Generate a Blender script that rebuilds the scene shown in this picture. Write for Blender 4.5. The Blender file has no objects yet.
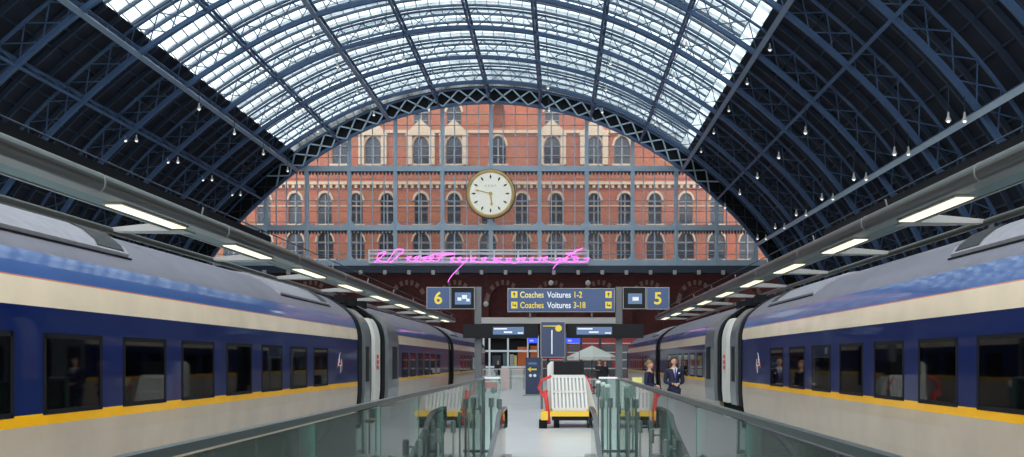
import bpy, bmesh, math, random
from mathutils import Vector, Matrix
random.seed(7)
PI = math.pi
scene = bpy.context.scene
COL = scene.collection
EYE = 1.68

def P(px, py, d):
    """point of the place seen at photo pixel (px, py) at distance d"""
    return Vector(((px - 560) * d / 1000.0, d, EYE + (361 - py) * d / 1000.0))

# ------------------------------------------------------------------ materials
MATS = {}
def mat(name, col, rough=0.6, metal=0.0, coat=0.0, spec=0.5, noise=0.0, nscale=3.0, bump=0.0, emit=None, estr=0.0):
    if name in MATS: return MATS[name]
    m = bpy.data.materials.new(name); m.use_nodes = True
    nt = m.node_tree; b = nt.nodes['Principled BSDF']
    c = (col[0], col[1], col[2], 1)
    b.inputs['Base Color'].default_value = c
    b.inputs['Roughness'].default_value = rough
    b.inputs['Metallic'].default_value = metal
    b.inputs['Coat Weight'].default_value = coat
    b.inputs['Coat Roughness'].default_value = 0.06
    b.inputs['Specular IOR Level'].default_value = spec
    if noise > 0 or bump > 0:
        tc = nt.nodes.new('ShaderNodeTexCoord'); nz = nt.nodes.new('ShaderNodeTexNoise')
        nz.inputs['Scale'].default_value = nscale; nz.inputs['Detail'].default_value = 5
        nt.links.new(tc.outputs['Object'], nz.inputs['Vector'])
        if noise > 0:
            mx = nt.nodes.new('ShaderNodeMix'); mx.data_type = 'RGBA'
            mx.inputs['A'].default_value = tuple(max(0, v * (1 - noise)) for v in col) + (1,)
            mx.inputs['B'].default_value = tuple(min(1, v * (1 + noise)) for v in col) + (1,)
            nt.links.new(nz.outputs['Fac'], mx.inputs['Factor'])
            nt.links.new(mx.outputs['Result'], b.inputs['Base Color'])
        if bump > 0:
            bp = nt.nodes.new('ShaderNodeBump'); bp.inputs['Strength'].default_value = bump; bp.inputs['Distance'].default_value = 0.02
            nt.links.new(nz.outputs['Fac'], bp.inputs['Height']); nt.links.new(bp.outputs['Normal'], b.inputs['Normal'])
    if emit:
        b.inputs['Emission Color'].default_value = (emit[0], emit[1], emit[2], 1)
        b.inputs['Emission Strength'].default_value = estr
    MATS[name] = m
    return m

def glass(name, tint, gloss_rough=0.02, body=0.0, bodycol=(.8, .9, .88), ior=1.5, grime=0.0, gscale=0.6):
    m = bpy.data.materials.new(name); m.use_nodes = True
    nt = m.node_tree; nt.nodes.clear()
    out = nt.nodes.new('ShaderNodeOutputMaterial')
    tr = nt.nodes.new('ShaderNodeBsdfTransparent'); tr.inputs['Color'].default_value = (*tint, 1)
    gl = nt.nodes.new('ShaderNodeBsdfGlossy'); gl.inputs['Roughness'].default_value = gloss_rough
    fr = nt.nodes.new('ShaderNodeFresnel'); fr.inputs['IOR'].default_value = ior
    base = tr
    if body > 0:
        df = nt.nodes.new('ShaderNodeBsdfTranslucent'); df.inputs['Color'].default_value = (*bodycol, 1)
        d2 = nt.nodes.new('ShaderNodeBsdfDiffuse'); d2.inputs['Color'].default_value = (*bodycol, 1)
        mm = nt.nodes.new('ShaderNodeMixShader'); mm.inputs[0].default_value = 0.25
        nt.links.new(df.outputs[0], mm.inputs[1]); nt.links.new(d2.outputs[0], mm.inputs[2])
        mx = nt.nodes.new('ShaderNodeMixShader'); mx.inputs[0].default_value = body
        nt.links.new(tr.outputs[0], mx.inputs[1]); nt.links.new(mm.outputs[0], mx.inputs[2])
        if grime > 0:
            tc = nt.nodes.new('ShaderNodeTexCoord'); nz = nt.nodes.new('ShaderNodeTexNoise')
            nz.inputs['Scale'].default_value = gscale; nz.inputs['Detail'].default_value = 3
            mr = nt.nodes.new('ShaderNodeMapRange')
            mr.inputs['From Min'].default_value = 0.3; mr.inputs['From Max'].default_value = 0.7
            mr.inputs['To Min'].default_value = max(0, body - grime); mr.inputs['To Max'].default_value = min(1, body + grime)
            nt.links.new(tc.outputs['Object'], nz.inputs['Vector']); nt.links.new(nz.outputs['Fac'], mr.inputs['Value'])
            nt.links.new(mr.outputs['Result'], mx.inputs[0])
        base = mx
    ms = nt.nodes.new('ShaderNodeMixShader')
    nt.links.new(fr.outputs[0], ms.inputs[0]); nt.links.new(base.outputs[0], ms.inputs[1]); nt.links.new(gl.outputs[0], ms.inputs[2])
    nt.links.new(ms.outputs[0], out.inputs['Surface'])
    MATS[name] = m
    return m

def brick(name, c1, c2, mortar, scale=1.0, rough=0.85):
    m = bpy.data.materials.new(name); m.use_nodes = True
    nt = m.node_tree; b = nt.nodes['Principled BSDF']; b.inputs['Roughness'].default_value = rough
    tc = nt.nodes.new('ShaderNodeTexCoord'); mp = nt.nodes.new('ShaderNodeMapping')
    mp.inputs['Rotation'].default_value = (PI / 2, 0, 0)
    br = nt.nodes.new('ShaderNodeTexBrick')
    br.inputs['Color1'].default_value = (*c1, 1); br.inputs['Color2'].default_value = (*c2, 1); br.inputs['Mortar'].default_value = (*mortar, 1)
    br.inputs['Scale'].default_value = scale; br.inputs['Mortar Size'].default_value = 0.012
    br.inputs['Brick Width'].default_value = 0.45; br.inputs['Row Height'].default_value = 0.15
    nz = nt.nodes.new('ShaderNodeTexNoise'); nz.inputs['Scale'].default_value = 0.35; nz.inputs['Detail'].default_value = 4
    mx = nt.nodes.new('ShaderNodeMix'); mx.data_type = 'RGBA'; mx.blend_type = 'MULTIPLY'; mx.inputs['Factor'].default_value = 0.5
    nt.links.new(tc.outputs['Object'], mp.inputs['Vector']); nt.links.new(mp.outputs['Vector'], br.inputs['Vector'])
    nt.links.new(tc.outputs['Object'], nz.inputs['Vector'])
    nt.links.new(br.outputs['Color'], mx.inputs['A']); nt.links.new(nz.outputs['Color'], mx.inputs['B'])
    nt.links.new(mx.outputs['Result'], b.inputs['Base Color'])
    MATS[name] = m
    return m

def s2l(r, g, b):
    f = lambda v: ((v / 255 + 0.055) / 1.055) ** 2.4 if v > 10 else v / 255 / 12.92
    return (f(r), f(g), f(b))

M = {}
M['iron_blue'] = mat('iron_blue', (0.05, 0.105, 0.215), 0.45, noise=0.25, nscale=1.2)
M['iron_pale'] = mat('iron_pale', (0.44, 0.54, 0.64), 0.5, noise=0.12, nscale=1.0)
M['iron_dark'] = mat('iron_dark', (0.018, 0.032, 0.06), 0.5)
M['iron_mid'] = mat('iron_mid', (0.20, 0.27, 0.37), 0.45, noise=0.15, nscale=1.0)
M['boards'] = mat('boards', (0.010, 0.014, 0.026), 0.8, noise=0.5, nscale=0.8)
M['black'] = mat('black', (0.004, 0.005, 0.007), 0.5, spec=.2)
M['rubber'] = mat('rubber', (0.006, 0.006, 0.008), 0.7, spec=.15)
M['roof_glass'] = glass('roof_glass', (0.43, 0.50, 0.52), 0.1, body=0.32, bodycol=(.80, .88, .90), ior=1.3, grime=0.25, gscale=0.5)
M['screen_glass'] = glass('screen_glass', (0.86, 0.9, 0.93), 0.03, body=0.05, bodycol=(.7, .75, .85), ior=1.16, grime=0.03, gscale=0.08)
M['bal_glass'] = glass('bal_glass', (0.86, 0.965, 0.93), 0.015, body=0.13, bodycol=(.82, .99, .93), ior=1.32)
M['glass_edge'] = mat('glass_edge', (0.05, 0.22, 0.17), 0.2)
M['dark_glass'] = glass('dark_glass', (0.22, 0.23, 0.27), 0.03, body=0.35, bodycol=(.010, .012, .018), ior=1.33)
M['pane_dark'] = mat('pane_dark', (0.018, 0.026, 0.036), 0.15)
M['brick'] = brick('hotel_brick', (0.62, 0.165, 0.070), (0.47, 0.115, 0.048), (0.44, 0.22, 0.13), 1.0)
M['brick_shaded'] = brick('under_brick', (0.14, 0.022, 0.02), (0.09, 0.015, 0.015), (0.08, 0.04, 0.035), 1.0)  # brick colour darkened to paint in the shade below the screen
M['stone'] = mat('stone', (0.58, 0.41, 0.27), 0.8, noise=0.2, nscale=2)
M['slate'] = mat('slate', (0.16, 0.17, 0.20), 0.7)
M['white_frame'] = mat('white_frame', (0.75, 0.77, 0.78), 0.5)
M['steel'] = mat('steel', (0.62, 0.64, 0.66), 0.28, metal=0.9)
M['grey_metal'] = mat('grey_metal', (0.22, 0.235, 0.24), 0.42, metal=0.3)
M['post_grey'] = mat('post_grey', (0.095, 0.105, 0.115), 0.45, metal=0.2)
M['canopy_tube'] = mat('canopy_tube', (0.11, 0.115, 0.105), 0.30, metal=0.6)
M['canopy_teal'] = mat('canopy_teal', (0.035, 0.11, 0.12), 0.4, noise=0.25, nscale=0.8)
M['canopy_arm'] = mat('canopy_arm', (0.30, 0.30, 0.29), 0.4)
M['fluoro'] = mat('fluoro', (0.5, 0.5, 0.4), 0.4, emit=(1.0, 0.94, 0.66), estr=0.85)
M['lamp_glow'] = mat('lamp_glow', (0.9, 0.9, 0.9), 0.4, emit=(1.0, 0.97, 0.92), estr=0.9)
M['sign_blue'] = mat('sign_blue', s2l(34, 66, 112), 0.35)
M['sign_blue_dark'] = mat('sign_blue_dark', s2l(22, 44, 84), 0.35)
M['lit_blue'] = mat('lit_blue', (0.02, 0.05, 0.6), 0.35, emit=(0.02, 0.08, 0.9), estr=0.5)
M['sign_yellow'] = mat('sign_yellow', (0.80, 0.60, 0.03), 0.4)
M['sign_pale_yellow'] = mat('sign_pale_yellow', (0.78, 0.70, 0.25), 0.4)
M['sign_white'] = mat('sign_white', (0.78, 0.82, 0.84), 0.4)
M['screen_lit'] = mat('screen_lit', (0.05, 0.1, 0.2), 0.25, emit=(0.10, 0.22, 0.48), estr=0.18)
M['neon'] = mat('neon', (0.8, 0.3, 0.8), 0.3, emit=(0.9, 0.13, 0.78), estr=1.25)
M['gold'] = mat('gold', (0.80, 0.55, 0.22), 0.4, metal=0.2)
M['gold_hand'] = mat('gold_hand', (0.62, 0.46, 0.17), 0.4, metal=0.2)
M['dial'] = mat('dial', (0.90, 0.87, 0.76), 0.5, emit=(1.0, .96, .84), estr=0.18)
M['dial_ink'] = mat('dial_ink', (0.05, 0.06, 0.06), 0.5)
M['dial_faint'] = mat('dial_faint', (0.45, 0.44, 0.38), 0.5)
M['floor'] = mat('floor_stone', (0.70, 0.72, 0.71), 0.26, noise=0.07, nscale=0.5)
M['ballast'] = mat('ballast', (0.05, 0.045, 0.04), 0.9, noise=0.4, nscale=8)
M['concrete'] = mat('concrete', (0.30, 0.30, 0.29), 0.8, noise=0.2, nscale=2)
M['seat_grey'] = mat('seat_grey', (0.18, 0.19, 0.22), 0.8)
M['seat_white'] = mat('seat_white', (0.75, 0.75, 0.76), 0.7)
M['interior'] = mat('interior', (0.10, 0.10, 0.12), 0.7)
M['train_grey'] = mat('train_grey', (0.40, 0.41, 0.44), 0.30, coat=0.3, noise=0.12, nscale=3)
M['fairing'] = mat('fairing', (0.26, 0.255, 0.29), 0.5, noise=0.3, nscale=7)
M['door_grey'] = mat('door_grey', (0.12, 0.135, 0.14), 0.35, coat=0.4)
M['cream'] = mat('cream', (0.66, 0.63, 0.56), 0.4, coat=0.3)
M['red'] = mat('red', (0.62, 0.03, 0.03), 0.4)
M['orange'] = mat('orange', (0.75, 0.16, 0.04), 0.6)
M['yellow_paint'] = mat('yellow_paint', (0.80, 0.50, 0.03), 0.4)
M['white_paint'] = mat('white_paint', (0.62, 0.62, 0.58), 0.45)
M['skin'] = mat('skin', (0.55, 0.30, 0.21), 0.5)
M['navy'] = mat('navy', (0.004, 0.007, 0.032), 0.7)
M['black_cloth'] = mat('black_cloth', (0.012, 0.012, 0.015), 0.8)
M['shirt'] = mat('shirt', (0.65, 0.68, 0.78), 0.7)
M['tie'] = mat('tie', (0.12, 0.06, 0.30), 0.6)
M['hair_brown'] = mat('hair_brown', (0.06, 0.03, 0.015), 0.6)
M['hair_blond'] = mat('hair_blond', (0.22, 0.12, 0.05), 0.6)
M['canvas'] = mat('canvas', (0.62, 0.62, 0.56), 0.8)
M['sleeve'] = mat('sleeve', (0.10, 0.13, 0.125), 0.45)
M['plaster'] = mat('plaster', (0.5, 0.5, 0.48), 0.8)

def train_paint():
    m = bpy.data.materials.new('train_livery'); m.use_nodes = True
    nt = m.node_tree; b = nt.nodes['Principled BSDF']
    b.inputs['Roughness'].default_value = 0.26; b.inputs['Coat Weight'].default_value = 0.9; b.inputs['Coat Roughness'].default_value = 0.05
    tc = nt.nodes.new('ShaderNodeTexCoord'); sp = nt.nodes.new('ShaderNodeSeparateXYZ'); dv = nt.nodes.new('ShaderNodeMath')
    dv.operation = 'DIVIDE'; dv.inputs[1].default_value = 4.0
    cr = nt.nodes.new('ShaderNodeValToRGB'); cr.color_ramp.interpolation = 'CONSTANT'
    bands = [(-9, (0.50, 0.40, 0.31)), (1.05, (0.95, 0.46, 0.005)), (1.16, (0.002, 0.012, 0.085)), (2.19, (0.92, 0.76, 0.57)),
             (2.465, (0.70, 0.27, 0.15)), (2.483, (0.07, 0.15, 0.40)), (2.735, (0.21, 0.205, 0.25))]  # shoulder blue lightened to stand for its bright reflection
    el = cr.color_ramp.elements
    el[0].position = 0; el[0].color = (*bands[0][1], 1)
    el[1].position = bands[1][0] / 4; el[1].color = (*bands[1][1], 1)
    for z, c in bands[2:]:
        e = el.new(z / 4); e.color = (*c, 1)
    nz = nt.nodes.new('ShaderNodeTexNoise'); nz.inputs['Scale'].default_value = 1.6; nz.inputs['Detail'].default_value = 6
    mx = nt.nodes.new('ShaderNodeMix'); mx.data_type = 'RGBA'; mx.blend_type = 'MULTIPLY'; mx.inputs['Factor'].default_value = 0.3
    nt.links.new(tc.outputs['Object'], sp.inputs[0]); nt.links.new(sp.outputs['Z'], dv.inputs[0]); nt.links.new(dv.outputs[0], cr.inputs[0])
    nt.links.new(tc.outputs['Object'], nz.inputs['Vector'])
    nt.links.new(cr.outputs[0], mx.inputs['A']); nt.links.new(nz.outputs['Fac'], mx.inputs['B'])
    nt.links.new(mx.outputs['Result'], b.inputs['Base Color'])
    c2 = nt.nodes.new('ShaderNodeValToRGB'); c2.color_ramp.interpolation = 'CONSTANT'; e = c2.color_ramp.elements
    e[0].position = 0; e[0].color = (.3, .3, .3, 1); e[1].position = 2.2 / 4; e[1].color = (.6, .6, .6, 1)
    q = e.new(2.485 / 4); q.color = (.9, .9, .9, 1); q = e.new(2.735 / 4); q.color = (.08, .08, .08, 1)
    c3 = nt.nodes.new('ShaderNodeValToRGB'); c3.color_ramp.interpolation = 'CONSTANT'; e = c3.color_ramp.elements
    e[0].position = 0; e[0].color = (.3, .3, .3, 1); e[1].position = 2.735 / 4; e[1].color = (.5, .5, .5, 1)
    nt.links.new(dv.outputs[0], c2.inputs[0]); nt.links.new(dv.outputs[0], c3.inputs[0])
    nt.links.new(c2.outputs[0], b.inputs['Coat Weight']); nt.links.new(c3.outputs[0], b.inputs['Roughness'])
    b.inputs['Specular IOR Level'].default_value = 0.08
    return m
M['livery'] = train_paint()

def grille_mat():
    m = bpy.data.materials.new('grille'); m.use_nodes = True
    nt = m.node_tree; b = nt.nodes['Principled BSDF']; b.inputs['Roughness'].default_value = 0.6
    tc = nt.nodes.new('ShaderNodeTexCoord'); ck = nt.nodes.new('ShaderNodeTexChecker'); ck.inputs['Scale'].default_value = 18
    ck.inputs['Color1'].default_value = (0.004, 0.004, 0.005, 1); ck.inputs['Color2'].default_value = (0.010, 0.010, 0.012, 1)
    nt.links.new(tc.outputs['Object'], ck.inputs['Vector']); nt.links.new(ck.outputs['Color'], b.inputs['Base Color'])
    return m
M['grille'] = grille_mat()

# ------------------------------------------------------------------ mesh builder
class MB:
    def __init__(s): s.v = []; s.f = []
    def add(s, vs, fs):
        n = len(s.v); s.v += [Vector(q) for q in vs]; s.f += [tuple(i + n for i in f) for f in fs]; return s
    def box(s, x0, x1, y0, y1, z0, z1):
        return s.add([(x0, y0, z0), (x1, y0, z0), (x1, y1, z0), (x0, y1, z0), (x0, y0, z1), (x1, y0, z1), (x1, y1, z1), (x0, y1, z1)],
                     [(0, 3, 2, 1), (4, 5, 6, 7), (0, 1, 5, 4), (1, 2, 6, 5), (2, 3, 7, 6), (3, 0, 4, 7)])
    def bar(s, p0, p1, w, h, up=(0, 0, 1)):
        p0, p1 = Vector(p0), Vector(p1); d = (p1 - p0).normalized(); up = Vector(up)
        if abs(d.dot(up)) > 0.98: up = Vector((0, 1, 0)) if abs(d.y) < 0.9 else Vector((1, 0, 0))
        a = d.cross(up).normalized(); b = a.cross(d).normalized()
        vs = [p + a * (i * w / 2) + b * (j * h / 2) for p in (p0, p1) for i, j in ((-1, -1), (1, -1), (1, 1), (-1, 1))]
        return s.add(vs, [(0, 1, 2, 3), (7, 6, 5, 4), (0, 4, 5, 1), (1, 5, 6, 2), (2, 6, 7, 3), (3, 7, 4, 0)])
    def cyl(s, p0, p1, r0, r1=None, n=10):
        r1 = r0 if r1 is None else r1
        return s.tube([p0, p1], [r0, r1], n)
    def tube(s, pts, r, n=8, closed=False):
        pts = [Vector(p) for p in pts]; k = len(pts)
        rs = r if isinstance(r, (list, tuple)) else [r] * k
        vs = []; a = None
        for i, p in enumerate(pts):
            if closed: d = pts[(i + 1) % k] - pts[i - 1]
            else: d = pts[min(i + 1, k - 1)] - pts[max(i - 1, 0)]
            d.normalize()
            if a is None:
                up = Vector((0, 0, 1)) if abs(d.z) < 0.9 else Vector((1, 0, 0))
                a = d.cross(up).normalized()
            else: a = (a - d * a.dot(d)).normalized()
            b = d.cross(a)
            vs += [p + (a * math.cos(2 * PI * j / n) + b * math.sin(2 * PI * j / n)) * rs[i] for j in range(n)]
        fs = []
        for i in range(k if closed else k - 1):
            i2 = (i + 1) % k
            fs += [(i * n + j, i * n + (j + 1) % n, i2 * n + (j + 1) % n, i2 * n + j) for j in range(n)]
        if not closed: fs += [tuple(reversed(range(n))), tuple((k - 1) * n + j for j in range(n))]
        return s.add(vs, fs)
    def rail(s, pts, w, h, side=(0, 1, 0)):
        """rectangular section swept along pts; w along `side`, h across"""
        pts = [Vector(p) for p in pts]; k = len(pts); side = Vector(side); vs = []
        for i, p in enumerate(pts):
            d = (pts[min(i + 1, k - 1)] - pts[max(i - 1, 0)]).normalized(); b = side.cross(d).normalized()
            vs += [p + side * (i_ * w / 2) + b * (j_ * h / 2) for i_, j_ in ((-1, -1), (1, -1), (1, 1), (-1, 1))]
        fs = [(i * 4 + j, i * 4 + (j + 1) % 4, i * 4 + 4 + (j + 1) % 4, i * 4 + 4 + j) for i in range(k - 1) for j in range(4)]
        fs += [(3, 2, 1, 0), tuple((k - 1) * 4 + j for j in range(4))]
        return s.add(vs, fs)
    def prism(s, prof, axis, a0, a1):
        """closed 2-D outline extruded: axis 'y' takes (x,z), 'x' takes (y,z), 'z' takes (x,y)"""
        n = len(prof)
        f = {'y': lambda p, a: (p[0], a, p[1]), 'x': lambda p, a: (a, p[0], p[1]), 'z': lambda p, a: (p[0], p[1], a)}[axis]
        vs = [f(p, a0) for p in prof] + [f(p, a1) for p in prof]
        return s.add(vs, [tuple(range(n)), tuple(reversed(range(n, 2 * n)))] + [(i, (i + 1) % n, n + (i + 1) % n, n + i) for i in range(n)])
    def lathe(s, prof, c=(0, 0, 0), n=16, axis='z', caps=True):
        c = Vector(c); vs = []; k = len(prof)
        for r, h in prof:
            for j in range(n):
                a = 2 * PI * j / n
                q = Vector((r * math.cos(a), r * math.sin(a), h)) if axis == 'z' else Vector((r * math.cos(a), h, r * math.sin(a)))
                vs.append(c + q)
        fs = [(i * n + j, i * n + (j + 1) % n, (i + 1) * n + (j + 1) % n, (i + 1) * n + j) for i in range(k - 1) for j in range(n)]
        if caps: fs += [tuple(reversed(range(n))), tuple((k - 1) * n + j for j in range(n))]
        return s.add(vs, fs)
    def ball(s, c, r, n=12, sq=(1, 1, 1)):
        c = Vector(c); vs = []; m = n // 2 + 1
        for i in range(m + 1):
            t = PI * (i + 0.02 * (i == 0) - 0.02 * (i == m)) / m
            for j in range(n):
                a = 2 * PI * j / n
                vs.append(c + Vector((r * sq[0] * math.sin(t) * math.cos(a), r * sq[1] * math.sin(t) * math.sin(a), r * sq[2] * math.cos(t))))
        fs = [(i * n + j, (i + 1) * n + j, (i + 1) * n + (j + 1) % n, i * n + (j + 1) % n) for i in range(m) for j in range(n)]
        fs += [tuple(range(n)), tuple(reversed([m * n + j for j in range(n)]))]
        return s.add(vs, fs)
    def build(s, name, m, parent=None, smooth=False, loc=None):
        off = Vector((0, 0, 0))
        q = parent
        while q is not None: off += q.location; q = q.parent
        base = Vector(loc) if loc is not None else Vector((0, 0, 0))
        me = bpy.data.meshes.new(name)
        me.from_pydata([v - off - base for v in s.v], [], s.f); me.update()
        bm = bmesh.new(); bm.from_mesh(me); bmesh.ops.recalc_face_normals(bm, faces=bm.faces); bm.to_mesh(me); bm.free()
        me.materials.append(M[m] if isinstance(m, str) else m)
        if smooth:
            for p in me.polygons: p.use_smooth = True
        o = bpy.data.objects.new(name, me); COL.objects.link(o); o.location = base
        if parent: o.parent = parent
        return o

def tag(o, label=None, cat=None, group=None, kind=None):
    if label: o['label'] = label
    if cat: o['category'] = cat
    if group: o['group'] = group
    if kind: o['kind'] = kind
    return o
def thing(name, label, cat, loc=(0, 0, 0), group=None, kind=None):
    o = bpy.data.objects.new(name, None); COL.objects.link(o); o.location = loc; o.empty_display_size = 0.2
    return tag(o, label, cat, group, kind)
def kids(o): return [c for c in bpy.data.objects if c.parent == o]
def copy_tree(o, parent=None):
    c = o.copy(); COL.objects.link(c)
    if parent: c.parent = parent
    for ch in kids(o): copy_tree(ch, c)
    return c
def text_part(name, txt, size, m, parent, x, y, z, ext=0.004, align='LEFT', bold=0.0, sx=1.0):
    cu = bpy.data.curves.new('txt', 'FONT'); cu.body = txt; cu.size = size; cu.extrude = ext; cu.align_x = align; cu.offset = bold
    t = bpy.data.objects.new('txt', cu); COL.objects.link(t)
    bpy.context.view_layer.update()
    dg = bpy.context.evaluated_depsgraph_get()
    me = bpy.data.meshes.new_from_object(t.evaluated_get(dg))
    bpy.data.objects.remove(t)
    for v in me.vertices: v.co = Vector((v.co.x * sx, -v.co.z, v.co.y))
    me.materials.clear(); me.materials.append(M[m])
    o = bpy.data.objects.new(name, me); COL.objects.link(o)
    off = Vector((0, 0, 0)); q = parent
    while q is not None: off += q.location; q = q.parent
    o.parent = parent; o.location = Vector((x, y, z)) - off
    return o

# ------------------------------------------------------------------ shed roof
CX = -8.26
PR = [(0, 32.0), (4, 31.75), (7.9, 31.05), (12, 29.9), (16.5, 27.9), (21.9, 24.6), (26.3, 21.0), (30, 17.3), (33, 13.2), (35.5, 8.5), (37, 4), (37.6, 0)]
def catmull(ps, per):
    out = []
    for i in range(len(ps) - 1):
        p0 = ps[max(i - 1, 0)] if i > 0 else (-ps[1][0], ps[1][1]); p1, p2 = ps[i], ps[i + 1]; p3 = ps[min(i + 2, len(ps) - 1)]
        for k in range(per):
            t = k / per
            out.append(tuple(0.5 * ((2 * p1[j]) + (-p0[j] + p2[j]) * t + (2 * p0[j] - 5 * p1[j] + 4 * p2[j] - p3[j]) * t * t + (-p0[j] + 3 * p1[j] - 3 * p2[j] + p3[j]) * t ** 3) for j in range(2)))
    out.append(ps[-1]); return out
HALF = catmull(PR, 6)
# resample by arc length
def resample(c, step):
    out = [c[0]]; acc = 0
    for a, b in zip(c, c[1:]):
        L = math.dist(a, b); t = step - acc
        while t <= L:
            out.append((a[0] + (b[0] - a[0]) * t / L, a[1] + (b[1] - a[1]) * t / L)); t += step
        acc = (acc + L) % step
    return out
HALF = resample(HALF, 0.5)
def prof_at(r):
    a = abs(r)
    for p, q in zip(HALF, HALF[1:]):
        if p[0] <= a <= q[0]:
            t = (a - p[0]) / max(1e-6, q[0] - p[0]); z = p[1] + (q[1] - p[1]) * t
            nx, nz = -(q[1] - p[1]), (q[0] - p[0]); l = math.hypot(nx, nz)
            return z, (math.copysign(nx / l, r) if r else 0.0, nz / l)
    return HALF[-1][1], (math.copysign(1, r), 0)
def curve(off, r0=-37.6, r1=37.6, step=1.0):
    pts = []
    full = [(-x, z) for x, z in reversed(HALF[1:])] + list(HALF)
    k = max(1, int(step / 0.5)); n = len(full)
    for i in range(0, n, k):
        a = full[max(i - 1, 0)]; b = full[min(i + 1, n - 1)]; t = (b[0] - a[0], b[1] - a[1]); l = math.hypot(*t)
        x, z = full[i]
        if r0 - 1e-6 <= x <= r1 + 1e-6: pts.append((CX + x - t[1] / l * off, z + t[0] / l * off))
    return pts
RIBY = [118 - 8.93 * k for k in range(9)]
GE = 22.7   # half width of the glazed part
ROOF_OFF = 2.15

# ceiling: boarded sides, glazed crown
ceil = thing('ceiling', None, None, (CX, 50, 0), kind='structure')
Y0, Y1 = 1.9, 118.4
for sgn in (-1, 1):
    c = [p for p in curve(ROOF_OFF, step=1.0) if (p[0] - CX) * sgn >= GE - 0.2 and p[1] > -1]
    b = MB(); n = len(c)
    for off in (0, 0.25):
        pass
    vs = []; 
    cc = [p for p in curve(ROOF_OFF + 0.25, step=1.0)][-0:] 
    vs = [(x, Y0, z) for x, z in c] + [(x, Y1, z) for x, z in c]
    outer = [(x + sgn * 0.25, z + 0.2) for x, z in c]
    vs += [(x, Y0, z) for x, z in outer] + [(x, Y1, z) for x, z in outer]
    fs = [(i, i + 1, n + i + 1, n + i) for i in range(n - 1)] + [(2 * n + i, 3 * n + i, 3 * n + i + 1, 2 * n + i + 1) for i in range(n - 1)]
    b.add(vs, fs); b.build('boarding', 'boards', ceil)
    # rafters under the boards: secondary arches and long battens
    b = MB()
    k = 0
    y = 118 - 8.93 * 9
    while y < 117:
        for j in (1, 2, 3):
            yy = y + 8.93 * j / 4
            b.rail([(x, yy, z) for x, z in [(p[0], p[1]) for p in curve(ROOF_OFF - 0.22, step=2.0) if (p[0] - CX) * sgn >= GE - 0.5]], 0.2, 0.34)
        y += 8.93
    b.build('rafters', 'iron_dark', ceil)
    b = MB()
    for r in (24.2, 25.4, 27.8, 28.9, 30.2, 32.3, 33.4, 34.5, 35.4):
        z, nn = prof_at(r * sgn); x = CX + r * sgn + nn[0] * (ROOF_OFF - .1); zz = z + nn[1] * (ROOF_OFF - .1)
        b.bar((x, 36, zz), (x, 118.1, zz), 0.12, 0.14)
    b.build('battens', 'iron_dark', ceil)
# ridge and furrow glazing
b = MB(); bars = MB(); ridge = MB()
pitch = 8.93 / 4; y = 118 - 8.93 * 13; lo = curve(ROOF_OFF, -GE, GE, 1.0); hi = curve(ROOF_OFF + 0.75, -GE, GE, 1.0)
n = len(lo); lo_f = curve(ROOF_OFF, -GE, GE, 1.0)
while y < 118 - 0.1:
    ym = y + pitch / 2; ye = y + pitch
    vs = [(x, y, z) for x, z in lo] + [(x, ym, z) for x, z in hi] + [(x, ye, z) for x, z in lo]
    b.add(vs, [(i, i + 1, n + i + 1, n + i) for i in range(n - 1)] + [(n + i, n + i + 1, 2 * n + i + 1, 2 * n + i) for i in range(n - 1)])
    if y > 36:
        ridge.rail([(x, ym, z) for x, z in hi[::2]], 0.12, 0.12)
        ridge.rail([(x, y, z) for x, z in lo[::2]], 0.30, 0.16)
        for i in range(0, n, 1):
            bars.bar((lo[i][0], y, lo[i][1]), (hi[i][0], ym, hi[i][1]), 0.07, 0.07)
            bars.bar((hi[i][0], ym, hi[i][1]), (lo[i][0], ye, lo[i][1]), 0.07, 0.07)
    y = ye
b.build('roof_glazing', 'roof_glass', ceil)
ridge.build('glazing_ridges', 'iron_mid', ceil)
bars.build('glazing_bars', 'iron_pale', ceil)

# ribs
def rib_parts(root, y, gable=False):
    lo_c = curve(0, step=1.0); hi_c = curve(1.85, step=1.0)
    m = 'iron_blue'
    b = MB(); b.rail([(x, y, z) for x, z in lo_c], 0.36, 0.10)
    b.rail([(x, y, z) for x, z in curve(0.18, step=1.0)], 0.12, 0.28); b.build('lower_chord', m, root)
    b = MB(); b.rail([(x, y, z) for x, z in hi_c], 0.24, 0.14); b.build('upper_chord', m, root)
    b = MB(); a = curve(0.1, step=2.0); c = curve(1.8, step=2.0); n = min(len(a), len(c))
    w = 0.15 if gable else 0.065; side_b = MB()
    for i in range(n - 1):
        if gable and abs(a[i][0] - CX) > 25.5:
            side_b.bar((a[i][0], y, a[i][1]), (c[i + 1][0], y, c[i + 1][1]), .065, .065, (0, 1, 0)); side_b.bar((c[i][0], y, c[i][1]), (a[i + 1][0], y, a[i + 1][1]), .065, .065, (0, 1, 0)); continue
        b.bar((a[i][0], y, a[i][1]), (c[i + 1][0], y, c[i + 1][1]), w, w, (0, 1, 0))
        b.bar((c[i][0], y, c[i][1]), (a[i + 1][0], y, a[i + 1][1]), w, w, (0, 1, 0))
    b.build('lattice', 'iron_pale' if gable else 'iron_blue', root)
    if gable: side_b.build('side_lattice', 'iron_dark', root)  # side bars coloured darker to stand for the shade down the gable sides
ordn = ['', 'second', 'third', 'fourth', 'fifth', 'sixth', 'seventh', 'eighth', 'ninth']
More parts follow.
